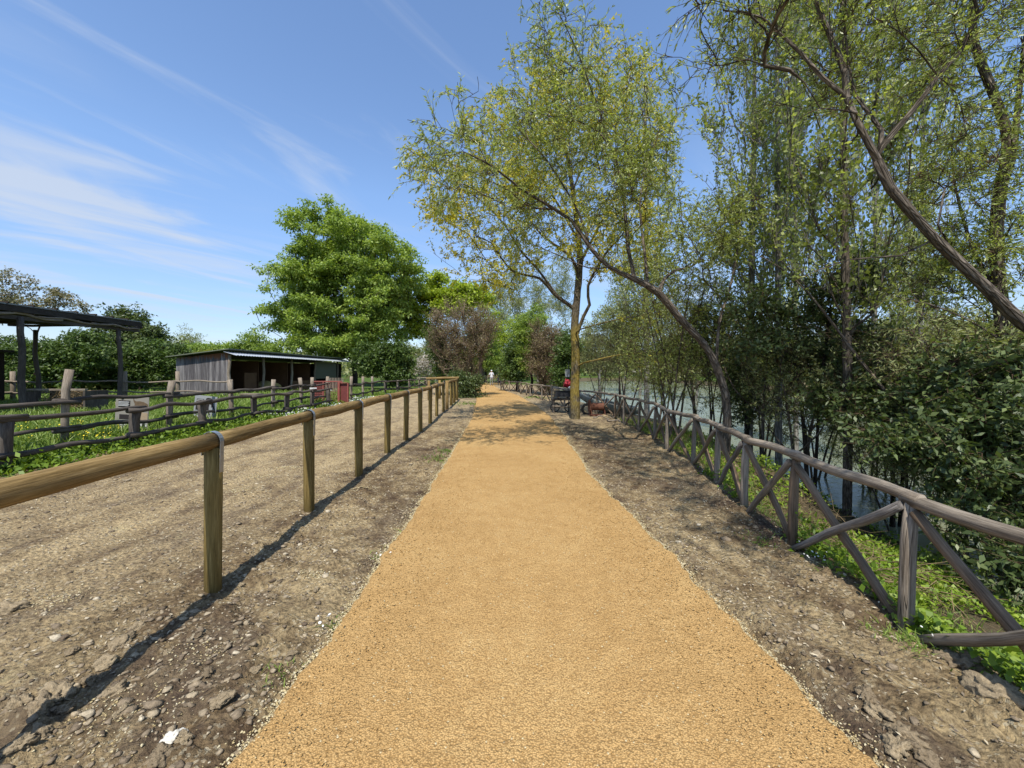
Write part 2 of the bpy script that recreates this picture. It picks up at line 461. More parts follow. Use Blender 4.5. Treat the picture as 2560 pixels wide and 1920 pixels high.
def ground_h(x, y, fine=True):
    x = np.asarray(x, dtype=float); y = np.asarray(y, dtype=float)
    xf = fence_x(y) + 0.12; xs = shore_x(y)
    t = np.clip((x - xf) / np.maximum(xs - xf, 0.5), 0, 1.6)
    near = sstep(7.5, 5.5, y)
    drop = near * (0.28 * sstep(0.0, 0.10, t) + 0.72 * t) + (1 - near) * (0.15 * t + 0.85 * sstep(0.35, 1.0, t))
    h = -1.02 * drop - 1.6 * np.clip(t - 1, 0, 0.6)
    far = sstep(27, 33, x - 0.14 * np.maximum(y - 30, 0)) * sstep(-40, -10, y)
    h = h * (1 - far) + far * (0.35 + 0.8 * sstep(33, 60, x))
    fo = sstep(105, 125, y); h = h * (1 - fo) + 0.2 * fo
    if not fine: return h
    xl = np.interp(y, _ly, _lx); xr = np.interp(y, _ry, _rx)
    pad = 0.10
    path = sstep(xl - pad, xl + 0.04, x) * sstep(xr + pad, xr - 0.04, x) * sstep(48.5, 47.5, y)
    land = (1 - sstep(0.6, 1.2, t))
    rough = fbm(x * 2.1, y * 2.1, 5, 0.55) * 0.045 + fbm(x * 9, y * 9, 3, 0.6) * 0.022
    # churned soil beside the fence and along the verges, smoother on the trodden track
    churn = 0.35 + sstep(0.9, 0.2, np.abs(x + 1.75)) + sstep(0.4, 0.05, np.abs(x - 1.55)) * 0.8 + sstep(0.6, 0.1, np.abs(x - xf + 0.25)) * 0.9
    lump = np.abs(vnoise(x * 14, y * 14)) * np.abs(vnoise(x * 5 + 9, y * 5)) * 0.22
    edge = sstep(0.35, 0.0, np.abs(x - xf + 0.12)) * 0.035
    h = h + (rough * (0.5 + 0.5 * churn) + lump * churn + edge) * (1 - path) * land
    h = h - 0.035 * path
    # berm of grass side at left
    h = h + 0.06 * sstep(-7.5, -8.3, x) * sstep(60, 50, y)
    return h

def build_ground():
    xs = np.concatenate([
        -np.geomspace(900, 26, 26), np.arange(-25, -9, 0.5), np.arange(-9, -4.2, 0.08), np.arange(-4.2, 2.8, 0.03),
        np.arange(2.8, 9, 0.1), np.arange(9, 40, 0.7), np.geomspace(41, 900, 26)])
    ys = [-60, -30, -15, -8, -5, -3, -2, -1, -0.4, 0.2, 0.6, 0.9]
    y = 1.1
    while y < 110:
        ys.append(y); y += max(0.026, 0.0095 * y if y < 14 else 0.024 * y)
    ys = np.concatenate([ys, np.geomspace(y, 1500, 22)])
    X, Y = np.meshgrid(xs, ys)
    Z = ground_h(X, Y)
    V = np.stack([X, Y, Z], -1).reshape(-1, 3)
    nx, ny = len(xs), len(ys)
    i = np.arange(nx - 1)[None, :] + nx * np.arange(ny - 1)[:, None]
    i = i.ravel()
    Q = np.stack([i, i + 1, i + nx + 1, i + nx], 1)
    me = mesh_quads('ground', V, Q)
    # ---- material
    N = NT('ground'); o = N.tex(); s = N.n('ShaderNodeSeparateXYZ'); N.l(o, s.inputs[0])
    x, y, z = s.outputs
    n1 = N.noise(o, 0.9, 5, 0.6); n2 = N.noise(o, 5, 6, 0.65); n3 = N.noise(o, 38, 5, 0.7); n4 = N.noise(o, 130, 3, 0.7)
    # trodden pale soil against darker purple brown soil
    mixv = N.math('ADD', N.math('MULTIPLY', n1, 0.55), N.math('MULTIPLY', n2, 0.45))
    soil = N.ramp(mixv, [(0.38, (0.115, 0.078, 0.05)), (0.46, (0.24, 0.178, 0.105)), (0.53, (0.385, 0.30, 0.178)), (0.62, (0.51, 0.405, 0.24))])
    # streaks along the track at the left
    st = N.noise(N.mapping(o, (2.2, 1.0, 1), (0, 0, math.radians(-3))), 1, 9, 0.74)
    pale = N.ramp(st, [(0.36, (0.20, 0.145, 0.095)), (0.46, (0.43, 0.335, 0.20)), (0.58, (0.63, 0.50, 0.30))])
    tr = N.math('MULTIPLY', N.mr(x, -2.3, -3.0), N.mr(x, -8.2, -7.2))
    soil = N.mix(N.math('MULTIPLY', tr, 0.75), soil, pale)
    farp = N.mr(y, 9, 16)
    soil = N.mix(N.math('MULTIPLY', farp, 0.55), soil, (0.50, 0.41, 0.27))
    g = N.ramp(n3, [(0.34, (0.42, 0.39, 0.37)), (0.5, (1, 1, 1)), (0.66, (1.5, 1.48, 1.42))])
    soil = N.mix(0.9, soil, g, 'MULTIPLY')
    soil = N.mix(1.0, soil, (0.91, 0.875, 0.81), 'MULTIPLY')
    hum = N.math('MULTIPLY', N.mr(N.noise(N.mapping(o, (1, 0.6, 1)), 1.4, 5, 0.7), 0.50, 0.60), N.mr(x, -3.2, -2.4, 0.8, 1.0))
    soil = N.mix(N.math('MULTIPLY', hum, 0.55), soil, (0.115, 0.082, 0.062))
    # straw coloured chips and spilled path grit
    vc = N.voro(o, 70, 'F1', 'Color'); vs = N.n('ShaderNodeSeparateColor'); N.l(vc, vs.inputs[0])
    chips = N.math('MULTIPLY', N.mr(vs.outputs[0], 0.86, 0.93), N.mr(n2, 0.42, 0.6))
    soil = N.mix(N.math('MULTIPLY', chips, 0.7), soil, (0.58, 0.50, 0.34))
    grit = N.math('MULTIPLY', N.mr(N.noise(o, 1.7, 3), 0.63, 0.72), N.mr(n3, 0.42, 0.55))
    soil = N.mix(N.math('MULTIPLY', grit, 0.6), soil, (0.62, 0.51, 0.27))
    # earth under the grass, river bank and far ground
    gm = N.math('ADD', N.mr(N.math('ADD', x, N.math('MULTIPLY', N.math('SUBTRACT', n2, 0.5), 0.8)), -7.75, -8.15), N.math('MULTIPLY', N.mr(y, 46, 54), 1.0), True)
    green = N.ramp(n2, [(0.3, (0.05, 0.085, 0.015)), (0.7, (0.13, 0.19, 0.04))])
    soil = N.mix(gm, soil, green)
    bank = N.mr(z, -0.10, -0.30)
    bcol = N.ramp(n2, [(0.35, (0.07, 0.055, 0.035)), (0.55, (0.16, 0.125, 0.075)), (0.7, (0.10, 0.13, 0.03))])
    soil = N.mix(bank, soil, bcol)
    wet = N.mr(z, -0.85, -1.0)
    soil = N.mix(wet, soil, (0.07, 0.06, 0.04))
    h = N.math('ADD', N.math('MULTIPLY', n2, 0.3), N.math('ADD', N.math('MULTIPLY', n3, 0.5), N.math('MULTIPLY', n4, 0.28)))
    vd = N.voro(N.mapping(o, (1, 1, 1)), 34, 'F1')
    h = N.math('SUBTRACT', h, N.math('MULTIPLY', vd, 0.45))
    nrm = N.bump(h, 1.0, 0.05)
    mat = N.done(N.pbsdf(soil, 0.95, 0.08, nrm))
    o = link('ground', me, mat, smooth=True); tag(o, kind='structure')

def build_path():
    ys = []; y = -4.0
    while y < 47.9:
        ys.append(y); y += max(0.03, 0.012 * max(y, 0))
    ys = np.array(ys); nx = 96
    u = np.linspace(0, 1, nx)
    u = 0.5 - 0.5 * np.cos(u * math.pi) * (0.6 + 0.4 * np.abs(np.cos(u * math.pi)))
    xl = np.interp(ys, _ly, _lx) + fbm(ys * 2.3, ys * 0 + 3, 4) * 0.06 + fbm(ys * 14, ys * 0 + 8, 3) * 0.035
    xr = np.interp(ys, _ry, _rx) + fbm(ys * 2.1, ys * 0 + 13, 4) * 0.06 + fbm(ys * 14, ys * 0 + 18, 3) * 0.035
    X = xl[:, None] + (xr - xl)[:, None] * u[None, :]
    Y = np.repeat(ys[:, None], nx, 1)
    ed = np.minimum(X - xl[:, None], xr[:, None] - X)
    Z = -0.045 + 0.068 * sstep(-0.01, 0.05, ed) + 0.010 * sstep(0, 0.9, ed) + fbm(X * 1.3, Y * 0.9, 3) * 0.016 + vnoise(X * 38, Y * 38) * 0.010
    V = np.stack([X, Y, Z], -1).reshape(-1, 3); ny = len(ys)
    i = (np.arange(nx - 1)[None, :] + nx * np.arange(ny - 1)[:, None]).ravel()
    me = mesh_quads('path', V, np.stack([i, i + 1, i + nx + 1, i + nx], 1))
    N = NT('path_grit'); o = N.tex()
    big = N.noise(o, 0.8, 3, 0.5); med = N.noise(o, 6, 5, 0.6)
    base = N.ramp(N.math('ADD', N.math('MULTIPLY', big, 0.5), N.math('MULTIPLY', med, 0.5)),
                  [(0.36, (0.53, 0.325, 0.125)), (0.5, (0.61, 0.385, 0.155)), (0.64, (0.68, 0.45, 0.19))])
    vc = N.voro(o, 125, 'F1', 'Color'); sc = N.n('ShaderNodeSeparateColor'); N.l(vc, sc.inputs[0])
    tone = N.mr(sc.outputs[0], 0.0, 1.0, 0.86, 1.10, False)
    hs = N.n('ShaderNodeHueSaturation'); N.l(base, hs.inputs['Color']); N.l(tone, hs.inputs['Value'])
    palec = N.mr(sc.outputs[1], 0.990, 0.996)
    col = N.mix(palec, hs.outputs[0], (0.72, 0.60, 0.36))
    d1 = N.voro(o, 125, 'F1'); d2 = N.voro(o, 46, 'F1'); fn = N.noise(o, 210, 3, 0.7)
    pit = N.mr(d1, 0.40, 0.66, 0.0, 0.62)
    col = N.mix(pit, col, (0.24, 0.135, 0.045))
    h = N.math('SUBTRACT', N.math('MULTIPLY', fn, 0.3), N.math('ADD', N.math('MULTIPLY', d1, 0.55), N.math('MULTIPLY', d2, 0.55)))
    mat = N.done(N.pbsdf(col, 0.95, 0.1, N.bump(h, 0.85, 0.014)))
    o = link('path', me, mat, smooth=True); tag(o, kind='structure')

def build_water():
    me = bpy.data.meshes.new('river')
    xs = [3.5, 60, 420]; ys = [-60, 40, 140]
    xs = np.linspace(3.2, 120, 24); ys = np.linspace(-60, 140, 24)
    X, Y = np.meshgrid(xs, ys); V = np.stack([X, Y, X * 0 + WATER], -1).reshape(-1, 3)
    i = (np.arange(23)[None, :] + 24 * np.arange(23)[:, None]).ravel()
    me = mesh_quads('river', V, np.stack([i, i + 1, i + 25, i + 24], 1))
    N = NT('river_water'); o = N.tex()
    w1 = N.noise(N.mapping(o, (1.0, 2.6, 1), (0, 0, 0.5)), 2.4, 4, 0.55); w2 = N.noise(N.mapping(o, (1, 2.2, 1), (0, 0, 0.2)), 9, 3, 0.5)
    h = N.math('ADD', N.math('MULTIPLY', w1, 0.7), N.math('MULTIPLY', w2, 0.3))
    mk = N.noise(o, 0.25, 3)
    col = N.ramp(mk, [(0.35, (0.19, 0.205, 0.12)), (0.65, (0.235, 0.25, 0.16))])
    b = N.pbsdf(col, 0.14, 0.3, N.bump(h, 0.22, 0.05)); b.inputs['IOR'].default_value = 1.4
    o = link('river', me, N.done(b)); tag(o, kind='structure')

_phi = (1 + 5 ** 0.5) / 2
_ico = np.array([(-1, _phi, 0), (1, _phi, 0), (-1, -_phi, 0), (1, -_phi, 0), (0, -1, _phi), (0, 1, _phi), (0, -1, -_phi), (0, 1, -_phi), (_phi, 0, -1), (_phi, 0, 1), (-_phi, 0, -1), (-_phi, 0, 1)]) / 1.9
_icf = np.array([(0, 11, 5), (0, 5, 1), (0, 1, 7), (0, 7, 10), (0, 10, 11), (1, 5, 9), (5, 11, 4), (11, 10, 2), (10, 7, 6), (7, 1, 8), (3, 9, 4), (3, 4, 2), (3, 2, 6), (3, 6, 8), (3, 8, 9), (4, 9, 5), (2, 4, 11), (6, 2, 10), (8, 6, 7), (9, 8, 1)])
_oct = np.array([(1, 0, 0), (-1, 0, 0), (0, 1, 0), (0, -1, 0), (0, 0, 1), (0, 0, -1)], dtype=float)
_ocf = np.array([(0, 2, 4), (2, 1, 4), (1, 3, 4), (3, 0, 4), (2, 0, 5), (1, 2, 5), (3, 1, 5), (0, 3, 5)])
def rocks(name, x, y, size, mat, rs, zoff=0.2, flat=0.6, small=False, base_z=None):
    n = len(x); v0, f0 = (_oct, _ocf) if small else (_ico, _icf); k = len(v0)
    J = v0[None] * (1 + rs.uniform(-0.5, 0.45, (n, k, 1))) + rs.uniform(-0.22, 0.22, (n, k, 3))
    sc = size[:, None] * np.stack([rs.uniform(0.7, 1.3, n), rs.uniform(0.7, 1.3, n), rs.uniform(0.5, 1.1, n) * flat], 1) * 0.5
    J = J * sc[:, None, :]
    a = rs.uniform(0, 6.28, n); c, s = np.cos(a)[:, None], np.sin(a)[:, None]
    X = J[..., 0] * c - J[..., 1] * s + x[:, None]; Y = J[..., 0] * s + J[..., 1] * c + y[:, None]
    bz = ground_h(x, y) if base_z is None else base_z
    Z = J[..., 2] + (bz + size * zoff * flat)[:, None]
    V = np.stack([X, Y, Z], -1).reshape(-1, 3)
    F = (f0[None] + (np.arange(n) * k)[:, None, None]).reshape(-1, 3)
    t = np.repeat(rs.uniform(0, 1, n), len(f0))
    return mesh_quads(name, V, F, tint=t)

def mat_tint(name, stops, rough=0.95, bump=0.6, sc=60):
    N = NT(name); at = N.n('ShaderNodeAttribute'); at.attribute_name = 'tint'
    c = N.ramp(at.outputs['Fac'], stops); n = N.noise(N.tex(), sc, 4, 0.7)
    c = N.mix(0.8, c, N.ramp(n, [(0.3, (0.55, 0.55, 0.55)), (0.7, (1.4, 1.4, 1.4))]), 'MULTIPLY')
    return N.done(N.pbsdf(c, rough, 0.1, N.bump(n, bump, 0.012)))

def build_debris():
    rs = np.random.RandomState(11)
    clod = mat_tint('soil_clod', [(0.0, (0.15, 0.112, 0.075)), (0.5, (0.28, 0.218, 0.145)), (0.88, (0.42, 0.34, 0.225)), (1.0, (0.58, 0.50, 0.36))])
    # small crumbs on both verges, thick near the lens
    y = 1.2 + 8 * rs.beta(1, 3.0, 24000); x = rs.uniform(-6.0, 3.0, 24000)
    xl = np.interp(y, _ly, _lx); xr = np.interp(y, _ry, _rx)
    w = np.where(x < xl, 0.25 + 0.75 * sstep(-2.9, -2.0, x) * (fbm(x * 1.5, y * 1.5) > -0.15), 0.5)
    w = w + 0.4 * (np.minimum(np.abs(x - xl), np.abs(x - xr)) < 0.25)
    keep = ((x < xl - 0.02) | ((x > xr + 0.02) & (x < fence_x(y) + 0.1))) & (rs.rand(len(x)) < w)
    x, y = x[keep], y[keep]; n = len(x)
    sz = 0.008 + 0.020 * rs.beta(1, 4, n) + 0.0015 * y
    nb = rs.rand(n) < 0.10 + 0.14 * ((x < -1.2) & (y < 2.6)); sz[nb] *= rs.uniform(1.5, 2.7, nb.sum())
    me = rocks('soil_crumbs', x, y, sz, clod, rs, 0.12)
    tag(link('soil_crumbs', me, clod), 'loose brown soil crumbs and gravel scattered on both verges', 'soil', kind='stuff')
    # pale grit spilled along the edges of the path
    y = 1.2 + 14 * rs.beta(1, 2.6, 9000); side = rs.rand(9000) < 0.5
    xl = np.interp(y, _ly, _lx) + fbm(y * 2.3, y * 0 + 3, 4) * 0.06 + fbm(y * 14, y * 0 + 8, 3) * 0.035
    xr = np.interp(y, _ry, _rx) + fbm(y * 2.1, y * 0 + 13, 4) * 0.06 + fbm(y * 14, y * 0 + 18, 3) * 0.035
    off = rs.exponential(0.035, 9000) - 0.035
    x = np.where(side, xl - off, xr + off)
    grit = mat_tint('spilled_grit', [(0.0, (0.45, 0.34, 0.16)), (0.5, (0.60, 0.49, 0.27)), (1.0, (0.74, 0.66, 0.45))], sc=90)
    bz = np.where(off > 0.01, ground_h(x, y), 0.004)
    me = rocks('edge_grit', x, y, 0.007 + 0.011 * rs.beta(1, 3, len(x)) + 0.0008 * y, grit, rs, 0.15, small=True, base_z=bz)
    tag(link('edge_grit', me, grit), 'pale yellow grit crumbled along both edges of the path', 'grit', kind='stuff')
    # loose stones lying on the path
    n = 9000
    y = 1.25 + 7.5 * rs.beta(1, 2.4, n); t = rs.rand(n)
    x = np.interp(y, _ly, _lx) + 0.05 + t * (np.interp(y, _ry, _rx) - np.interp(y, _ly, _lx) - 0.1)
    pz = 0.033 + fbm(x * 1.3, y * 0.9, 3) * 0.016
    og = mat_tint('path_stone', [(0.0, (0.46, 0.275, 0.10)), (0.6, (0.58, 0.355, 0.13)), (0.97, (0.64, 0.43, 0.18)), (1.0, (0.78, 0.68, 0.42))], sc=90)
    me = rocks('loose_stones', x, y, 0.006 + 0.007 * rs.beta(1, 4, n) + 0.0012 * y, og, rs, 0.0, small=True, base_z=pz)
    tag(link('loose_stones', me, og), 'small ochre stones loose on the surface of the path', 'gravel', kind='stuff')
    # patches of pale grit dropped on the left soil
    xs, ys = [], []
    for (px, py, r) in [(245, 1840, .16), (520, 1635, .13), (790, 1442, .07), (330, 1780, .12), (905, 1222, .10), (640, 1190, .13), (600, 1230, .12), (130, 1500, .12), (720, 1170, .12)]:
        d = 1550 / (py - 930); n = 150
        xs.append((px - 1280) / 1000 * d + rs.normal(0, r, n)); ys.append(d + rs.normal(0, r * 0.55, n))
    x, y = np.concatenate(xs), np.concatenate(ys)
    me = rocks('grit_patches', x, y, 0.008 + 0.010 * rs.beta(1, 3, len(x)) + 0.001 * y, grit, rs, 0.15, small=True)
    tag(link('grit_patches', me, grit), 'spilled patches of pale yellow grit on the brown soil by the rail fence', 'grit', kind='stuff')
    # chips of straw and bark over the track
    n = 9000
    y = 2 + 20 * rs.beta(1, 2.2, n); x = rs.uniform(-7.6, -1.5, n)
    k = x < np.interp(y, _ly, _lx) - 0.1
    x2 = rs.uniform(1.5, 4.0, n); y2 = 1.6 + 12 * rs.beta(1, 1.6, n); k2 = (rs.rand(n) < .35) & (x2 < fence_x(y2)) & (x2 > np.interp(y2, _ry, _rx) + .08)
    x = np.concatenate([x[k], x2[k2]]); y = np.concatenate([y[k], y2[k2]]); n = len(x)
    c = np.stack([x, y, ground_h(x, y) + 0.012], 1)
    a = rs.uniform(0, 6.28, n); d = np.stack([np.cos(a), np.sin(a), rs.uniform(-.2, .2, n)], 1)
    nn = np.stack([rs.uniform(-.4, .4, n), rs.uniform(-.4, .4, n), np.ones(n)], 1)
    chipm = mat_leaf('straw_chip', (0.09, 0.07, 0.055), (0.33, 0.27, 0.19), (0.62, 0.54, 0.38), 0.05, 0.9, 0.1)
    me = leaf_mesh('bark_chips', c, d, nn, rs.uniform(0.012, 0.034, n) + 0.002 * y, rs.uniform(0.004, 0.010, n) + 0.0006 * y, rs.uniform(0, 1, n))
    tag(link('bark_chips', me, chipm), 'straw and bark chips littering the bare soil', 'litter', kind='stuff')
    # clods one can pick out, each its own object
    protos = []
    for q in range(7):
        bmv, bmf = ico2(3)
        r2 = np.random.RandomState(40 + q)
        nrm = bmv / np.linalg.norm(bmv, axis=1)[:, None]
        disp = 0.78 + 0.75 * vnoise(nrm[:, 0] * 1.7 + q * 5, nrm[:, 1] * 1.7 + nrm[:, 2] * 1.3) + 0.6 * vnoise(nrm[:, 0] * 4 + nrm[:, 2] * 3 + q, nrm[:, 1] * 4) + 0.35 * vnoise(nrm[:, 0] * 9 + nrm[:, 1] * 5 + q, nrm[:, 1] * 9 + nrm[:, 2] * 8) + r2.uniform(-.05, .05, len(nrm))
        vv = nrm * disp[:, None] * np.array([0.55, 0.45, 0.28])
        protos.append(mesh_quads('clod', vv, bmf, tint=np.full(len(bmf), (0.8, 0.92, 0.6, 0.85, 0.7, 0.88, 0.55)[q])))
    spots = [(300, 1610, .13), (265, 1660, .11), (235, 1700, .10), (140, 1755, .14), (100, 1795, .13), (55, 1770, .12), (150, 1720, .09), (280, 1745, .13), (305, 1800, .09),
             (250, 1690, .07), (30, 1530, .14), (95, 1865, .11), (55, 1900, .1), (160, 1790, .08), (355, 1530, .09), (345, 1570, .08), (610, 1350, .09), (600, 1455, .07),
             (680, 1500, .07), (690, 1550, .06), (520, 1700, .07), (560, 1770, .09), (460, 1860, .08), (400, 1900, .09), (640, 1690, .06), (760, 1500, .05), (790, 1480, .05), (845, 1405, .05), (980, 1340, .06), (1010, 1290, .05),
             (2170, 1750, .10), (2200, 1790, .12), (2260, 1845, .13), (2240, 1880, .12), (2300, 1900, .11), (2050, 1460, .09), (2120, 1545, .08), (2290, 1600, .08), (2150, 1600, .06),
             (700, 1790, .09), (620, 1860, .10), (500, 1600, .05), (730, 1640, .06), (1700, 1300, .05), (1760, 1370, .05), (1560, 1180, .06), (180, 1640, .07), (420, 1640, .06)]
    big = [(2400, 1680, .20), (2495, 1760, .19), (2330, 1500, .12), (2440, 1650, .13)]
    bigclod = mat_tint('big_soil_clod', [(0.0, (0.13, 0.095, 0.065)), (0.5, (0.25, 0.19, 0.12)), (1.0, (0.42, 0.33, 0.205))], sc=9, bump=1.0)
    for i, (px, py, s) in enumerate(spots + big):
        d = 1550 / (py - 930); xx = (px - 1280) / 1000 * d
        ob = bpy.data.objects.new('soil_clod', protos[i % 7]); COL.objects.link(ob)
        if not protos[i % 7].materials: protos[i % 7].materials.append(bigclod)
        ob.location = (xx, d, float(ground_h(xx, d)) + s * 0.08)
        ob.rotation_euler = (random.uniform(-.3, .3), random.uniform(-.3, .3), random.uniform(0, 6.28)); ob.scale = (s, s * random.uniform(.8, 1.1), s)
        if i >= len(spots):
            lab = ['broad flat pale clod on the edge of the bank below the right fence', 'big pale rock-like clod at the far right edge of the soil',
                   'brown clod near the foot of the nearest right fence post', 'small clod wedged beside the broad flat pale clod'][i - len(spots)]
            tag(ob, lab, 'soil clod')
        elif xx < 0: tag(ob, 'hard brown soil clod among many on the left verge', 'soil clod', 'soil clods lying on the left verge')
        else: tag(ob, 'hard brown soil clod on the verge by the right fence', 'soil clod', 'soil clods lying on the right verge')
    wm_ = mat_plain('white_stone', (0.68, 0.64, 0.55), 0.9, 0.1)
    for (px, py, s, lab) in [(425, 1855, .085, 'larger white stone lying at the bottom left in the soil'), (452, 1838, .05, 'smaller white stone next to the larger white one')]:
        d = 1550 / (py - 930); xx = (px - 1280) / 1000 * d
        me2 = protos[1].copy(); me2.materials.clear()
        ob = link('white_stone', me2, wm_); ob.location = (xx, d, float(ground_h(xx, d)) + .01); ob.scale = (s, s, s * .9); ob.rotation_euler = (0.3, 0.2, px)
        tag(ob, lab, 'stone')

def ico2(sub):
    V = [tuple(v / np.linalg.norm(v)) for v in _ico]; F = [tuple(f) for f in _icf]
    for _ in range(sub):
        c = {}; nf = []
        def mid(a, b):
            k = (min(a, b), max(a, b))
            if k not in c:
                m = (np.array(V[a]) + np.array(V[b])); m /= np.linalg.norm(m); V.append(tuple(m)); c[k] = len(V) - 1
            return c[k]
        for a, b, d in F:
            x, y, z = mid(a, b), mid(b, d), mid(d, a)
            nf += [(a, x, z), (b, y, x), (d, z, y), (x, y, z)]
        F = nf
    return np.array(V), np.array(F)

# ---------------------------------------------------------------- plants
def norm(v): return v / np.maximum(np.linalg.norm(v, axis=-1, keepdims=True), 1e-9)
def leaf_arrays(pos, d, nrm, L, Wd, fold=0.12):
    d = norm(d); sd = norm(np.cross(d, nrm)); up = np.cross(sd, d)
    L = L[:, None]; Wd = Wd[:, None]
    a = pos; b = pos + d * L * 0.45 + sd * Wd * 0.5; c = pos + d * L - up * L * fold; e = pos + d * L * 0.45 - sd * Wd * 0.5
    return np.stack([a, b, c, e], 1)
def leaf_mesh(name, pos, d, nrm, L, Wd, tint):
    V = leaf_arrays(pos, d, nrm, L, Wd).reshape(-1, 3)
    Q = np.arange(len(V)).reshape(-1, 4)
    return mesh_quads(name, V, Q, tint=tint)

def resample(pts, seg):
    pts = np.array(pts, dtype=float); out = [pts[0]]
    # catmull-rom smoothing
    n = len(pts)
    for i in range(n - 1):
        p0, p1, p2, p3 = pts[max(i - 1, 0)], pts[i], pts[i + 1], pts[min(i + 2, n - 1)]
        k = max(1, int(np.linalg.norm(p2 - p1) / seg))
        for j in range(1, k + 1):
            t = j / k
            out.append(0.5 * ((2 * p1) + (-p0 + p2) * t + (2 * p0 - 5 * p1 + 4 * p2 - p3) * t * t + (-p0 + 3 * p1 - 3 * p2 + p3) * t ** 3))
    return np.array(out)

class Tree:
    def __init__(s, seed):
        s.rs = np.random.RandomState(seed)
        s.p = np.zeros((60000, 3)); s.par = np.full(60000, -1); s.rmin = np.zeros(60000); s.pl = np.zeros(60000); s.n = 0; s.nseed = 0
    def node(s, p, par, r=0.0):
        i = s.n; s.p[i] = p; s.par[i] = par; s.rmin[i] = r
        s.pl[i] = 0 if par < 0 else s.pl[par] + np.linalg.norm(s.p[i] - s.p[par]); s.n += 1
        return i
    def limb(s, pts, r0, r1, seg=0.3, root=False):
        q = resample(pts, seg); m = len(q)
        if root or s.n == 0: par = -1; st = 0
        else:
            par = int(np.argmin(np.linalg.norm(s.p[:s.n] - q[0], axis=1))); st = 1
            q[0] = s.p[par]
        for j in range(st, m):
            t = j / max(m - 1, 1)
            par = s.node(q[j], par, r0 * (1 - t) + r1 * t)
    def attract(s, ells, n, shell=0.45):
        w = np.array([e[3] * e[4] * e[5] for e in ells]) ** 0.8; w /= w.sum(); out = []
        for e, k in zip(ells, s.rs.multinomial(n, w)):
            v = norm(s.rs.normal(size=(k, 3))) * (s.rs.rand(k, 1) ** shell)
            out.append(v * np.array(e[3:6]) + np.array(e[:3]))
        return np.concatenate(out)
    def grow(s, A, wlen=0.35, seg=0.35, slope=0.4, droop=0.0, wig=0.12, minh=None):
        lim = s.n
        d0 = np.min(np.linalg.norm(A[:, None, :] - s.p[None, :lim:2], axis=2), axis=1)
        s.tips = []
        for a in A[np.argsort(d0)]:
            D = a - s.p[:s.n]; dist = np.linalg.norm(D, axis=1)
            hd = np.linalg.norm(D[:, :2], axis=1)
            cost = dist + wlen * s.pl[:s.n] + 1.2 * np.maximum(0, slope * hd - D[:, 2])
            if minh is not None: cost = cost + 100 * (s.p[:s.n, 2] < minh)
            k = int(np.argmin(cost)); L = dist[k]
            if L < 0.05: continue
            pk = s.p[k]; pd = (pk - s.p[s.par[k]]) if s.par[k] >= 0 else np.array([0, 0, 1.])
            pd = pd / max(np.linalg.norm(pd), 1e-6)
            c = pk + pd * L * 0.3 + np.array([0, 0, (0.12 + droop) * L]) + s.rs.normal(size=3) * L * wig * 0.5
            m = max(2, int(L / seg)); par = k
            for j in range(1, m + 1):
                t = j / m
                q = (1 - t) ** 2 * pk + 2 * t * (1 - t) * c + t * t * a
                if j < m: q = q + s.rs.normal(size=3) * seg * wig * 0.5
                par = s.node(q, par)
            s.tips.append(par)
    def radii(s, tip=0.006, ex=2.3, mx=1.0):
        n = s.n; acc = np.zeros(n); r = np.zeros(n)
        for i in range(n - 1, -1, -1):
            ri = max(acc[i] ** (1 / ex), tip)
            if s.rmin[i] > 0: ri = min(max(ri, s.rmin[i] * 0.9), s.rmin[i] * 1.15)
            ri = min(ri, mx); r[i] = ri
            q = s.par[i]
            if q >= 0: acc[q] += ri ** ex
        s.r = r
    def wood(s, name, mat, parent, minr=0.0, big=0.05, lump=0.06):
        n = s.n; ch = [[] for _ in range(n)]
        for i in range(n):
            if s.par[i] >= 0: ch[s.par[i]].append(i)
        V = []; Q = []; UV = []; b = 0
        starts = [i for i in range(n) if s.par[i] < 0]; st = [(i, -1) for i in starts]
        rr = random.Random(5)
        while st:
            i, pr = st.pop()
            chain = [] if pr < 0 else [pr]
            cur = i
            while True:
                chain.append(cur)
                c = ch[cur]
                if not c: break
                c = sorted(c, key=lambda k: -s.r[k])
                for o_ in c[1:]: st.append((o_, cur))
                cur = c[0]
            r = s.r[chain].copy(); pts = s.p[chain]
            if pr >= 0: r[0] = min(r[0], r[1] * 1.15)
            if r.max() < minr or len(chain) < 2: continue
            sides = 12 if r.max() > 0.1 else (8 if r.max() > big else (5 if r.max() > 0.02 else 3))
            T = np.gradient(pts, axis=0); T = norm(T)
            ref = np.array([0.31, 0.2, 0.93]); ref = ref if abs(T[0] @ ref) < 0.9 else np.array([1., 0, 0.1])
            A = norm(np.cross(T, ref)); B = np.cross(A, T)
            th = np.arange(sides) / sides * 2 * math.pi
            lp = 1 + (lump * s.rs.uniform(-1, 1, (len(pts), sides)) if sides > 5 else 0)
            ring = pts[:, None, :] + (A[:, None, :] * np.cos(th)[None, :, None] + B[:, None, :] * np.sin(th)[None, :, None]) * (r[:, None] * lp)[:, :, None]
            m = len(pts); V.append(ring.reshape(-1, 3))
            ls = np.concatenate([[0], np.cumsum(np.linalg.norm(np.diff(pts, axis=0), axis=1))]) + rr.uniform(0, 9)
            k = np.arange(sides); k2 = (k + 1) % sides
            for j in range(m - 1):
                Q.append(np.stack([b + j * sides + k, b + j * sides + k2, b + (j + 1) * sides + k2, b + (j + 1) * sides + k], 1))
                cu_ = 2 * math.pi * max(r.max(), .02) / sides
                u0 = k * cu_; u1 = (k + 1) * cu_
                UV.append(np.stack([u0, np.full(sides, ls[j]), u1, np.full(sides, ls[j]), u1, np.full(sides, ls[j + 1]), u0, np.full(sides, ls[j + 1])], 1).reshape(sides, 4, 2))
            b += m * sides
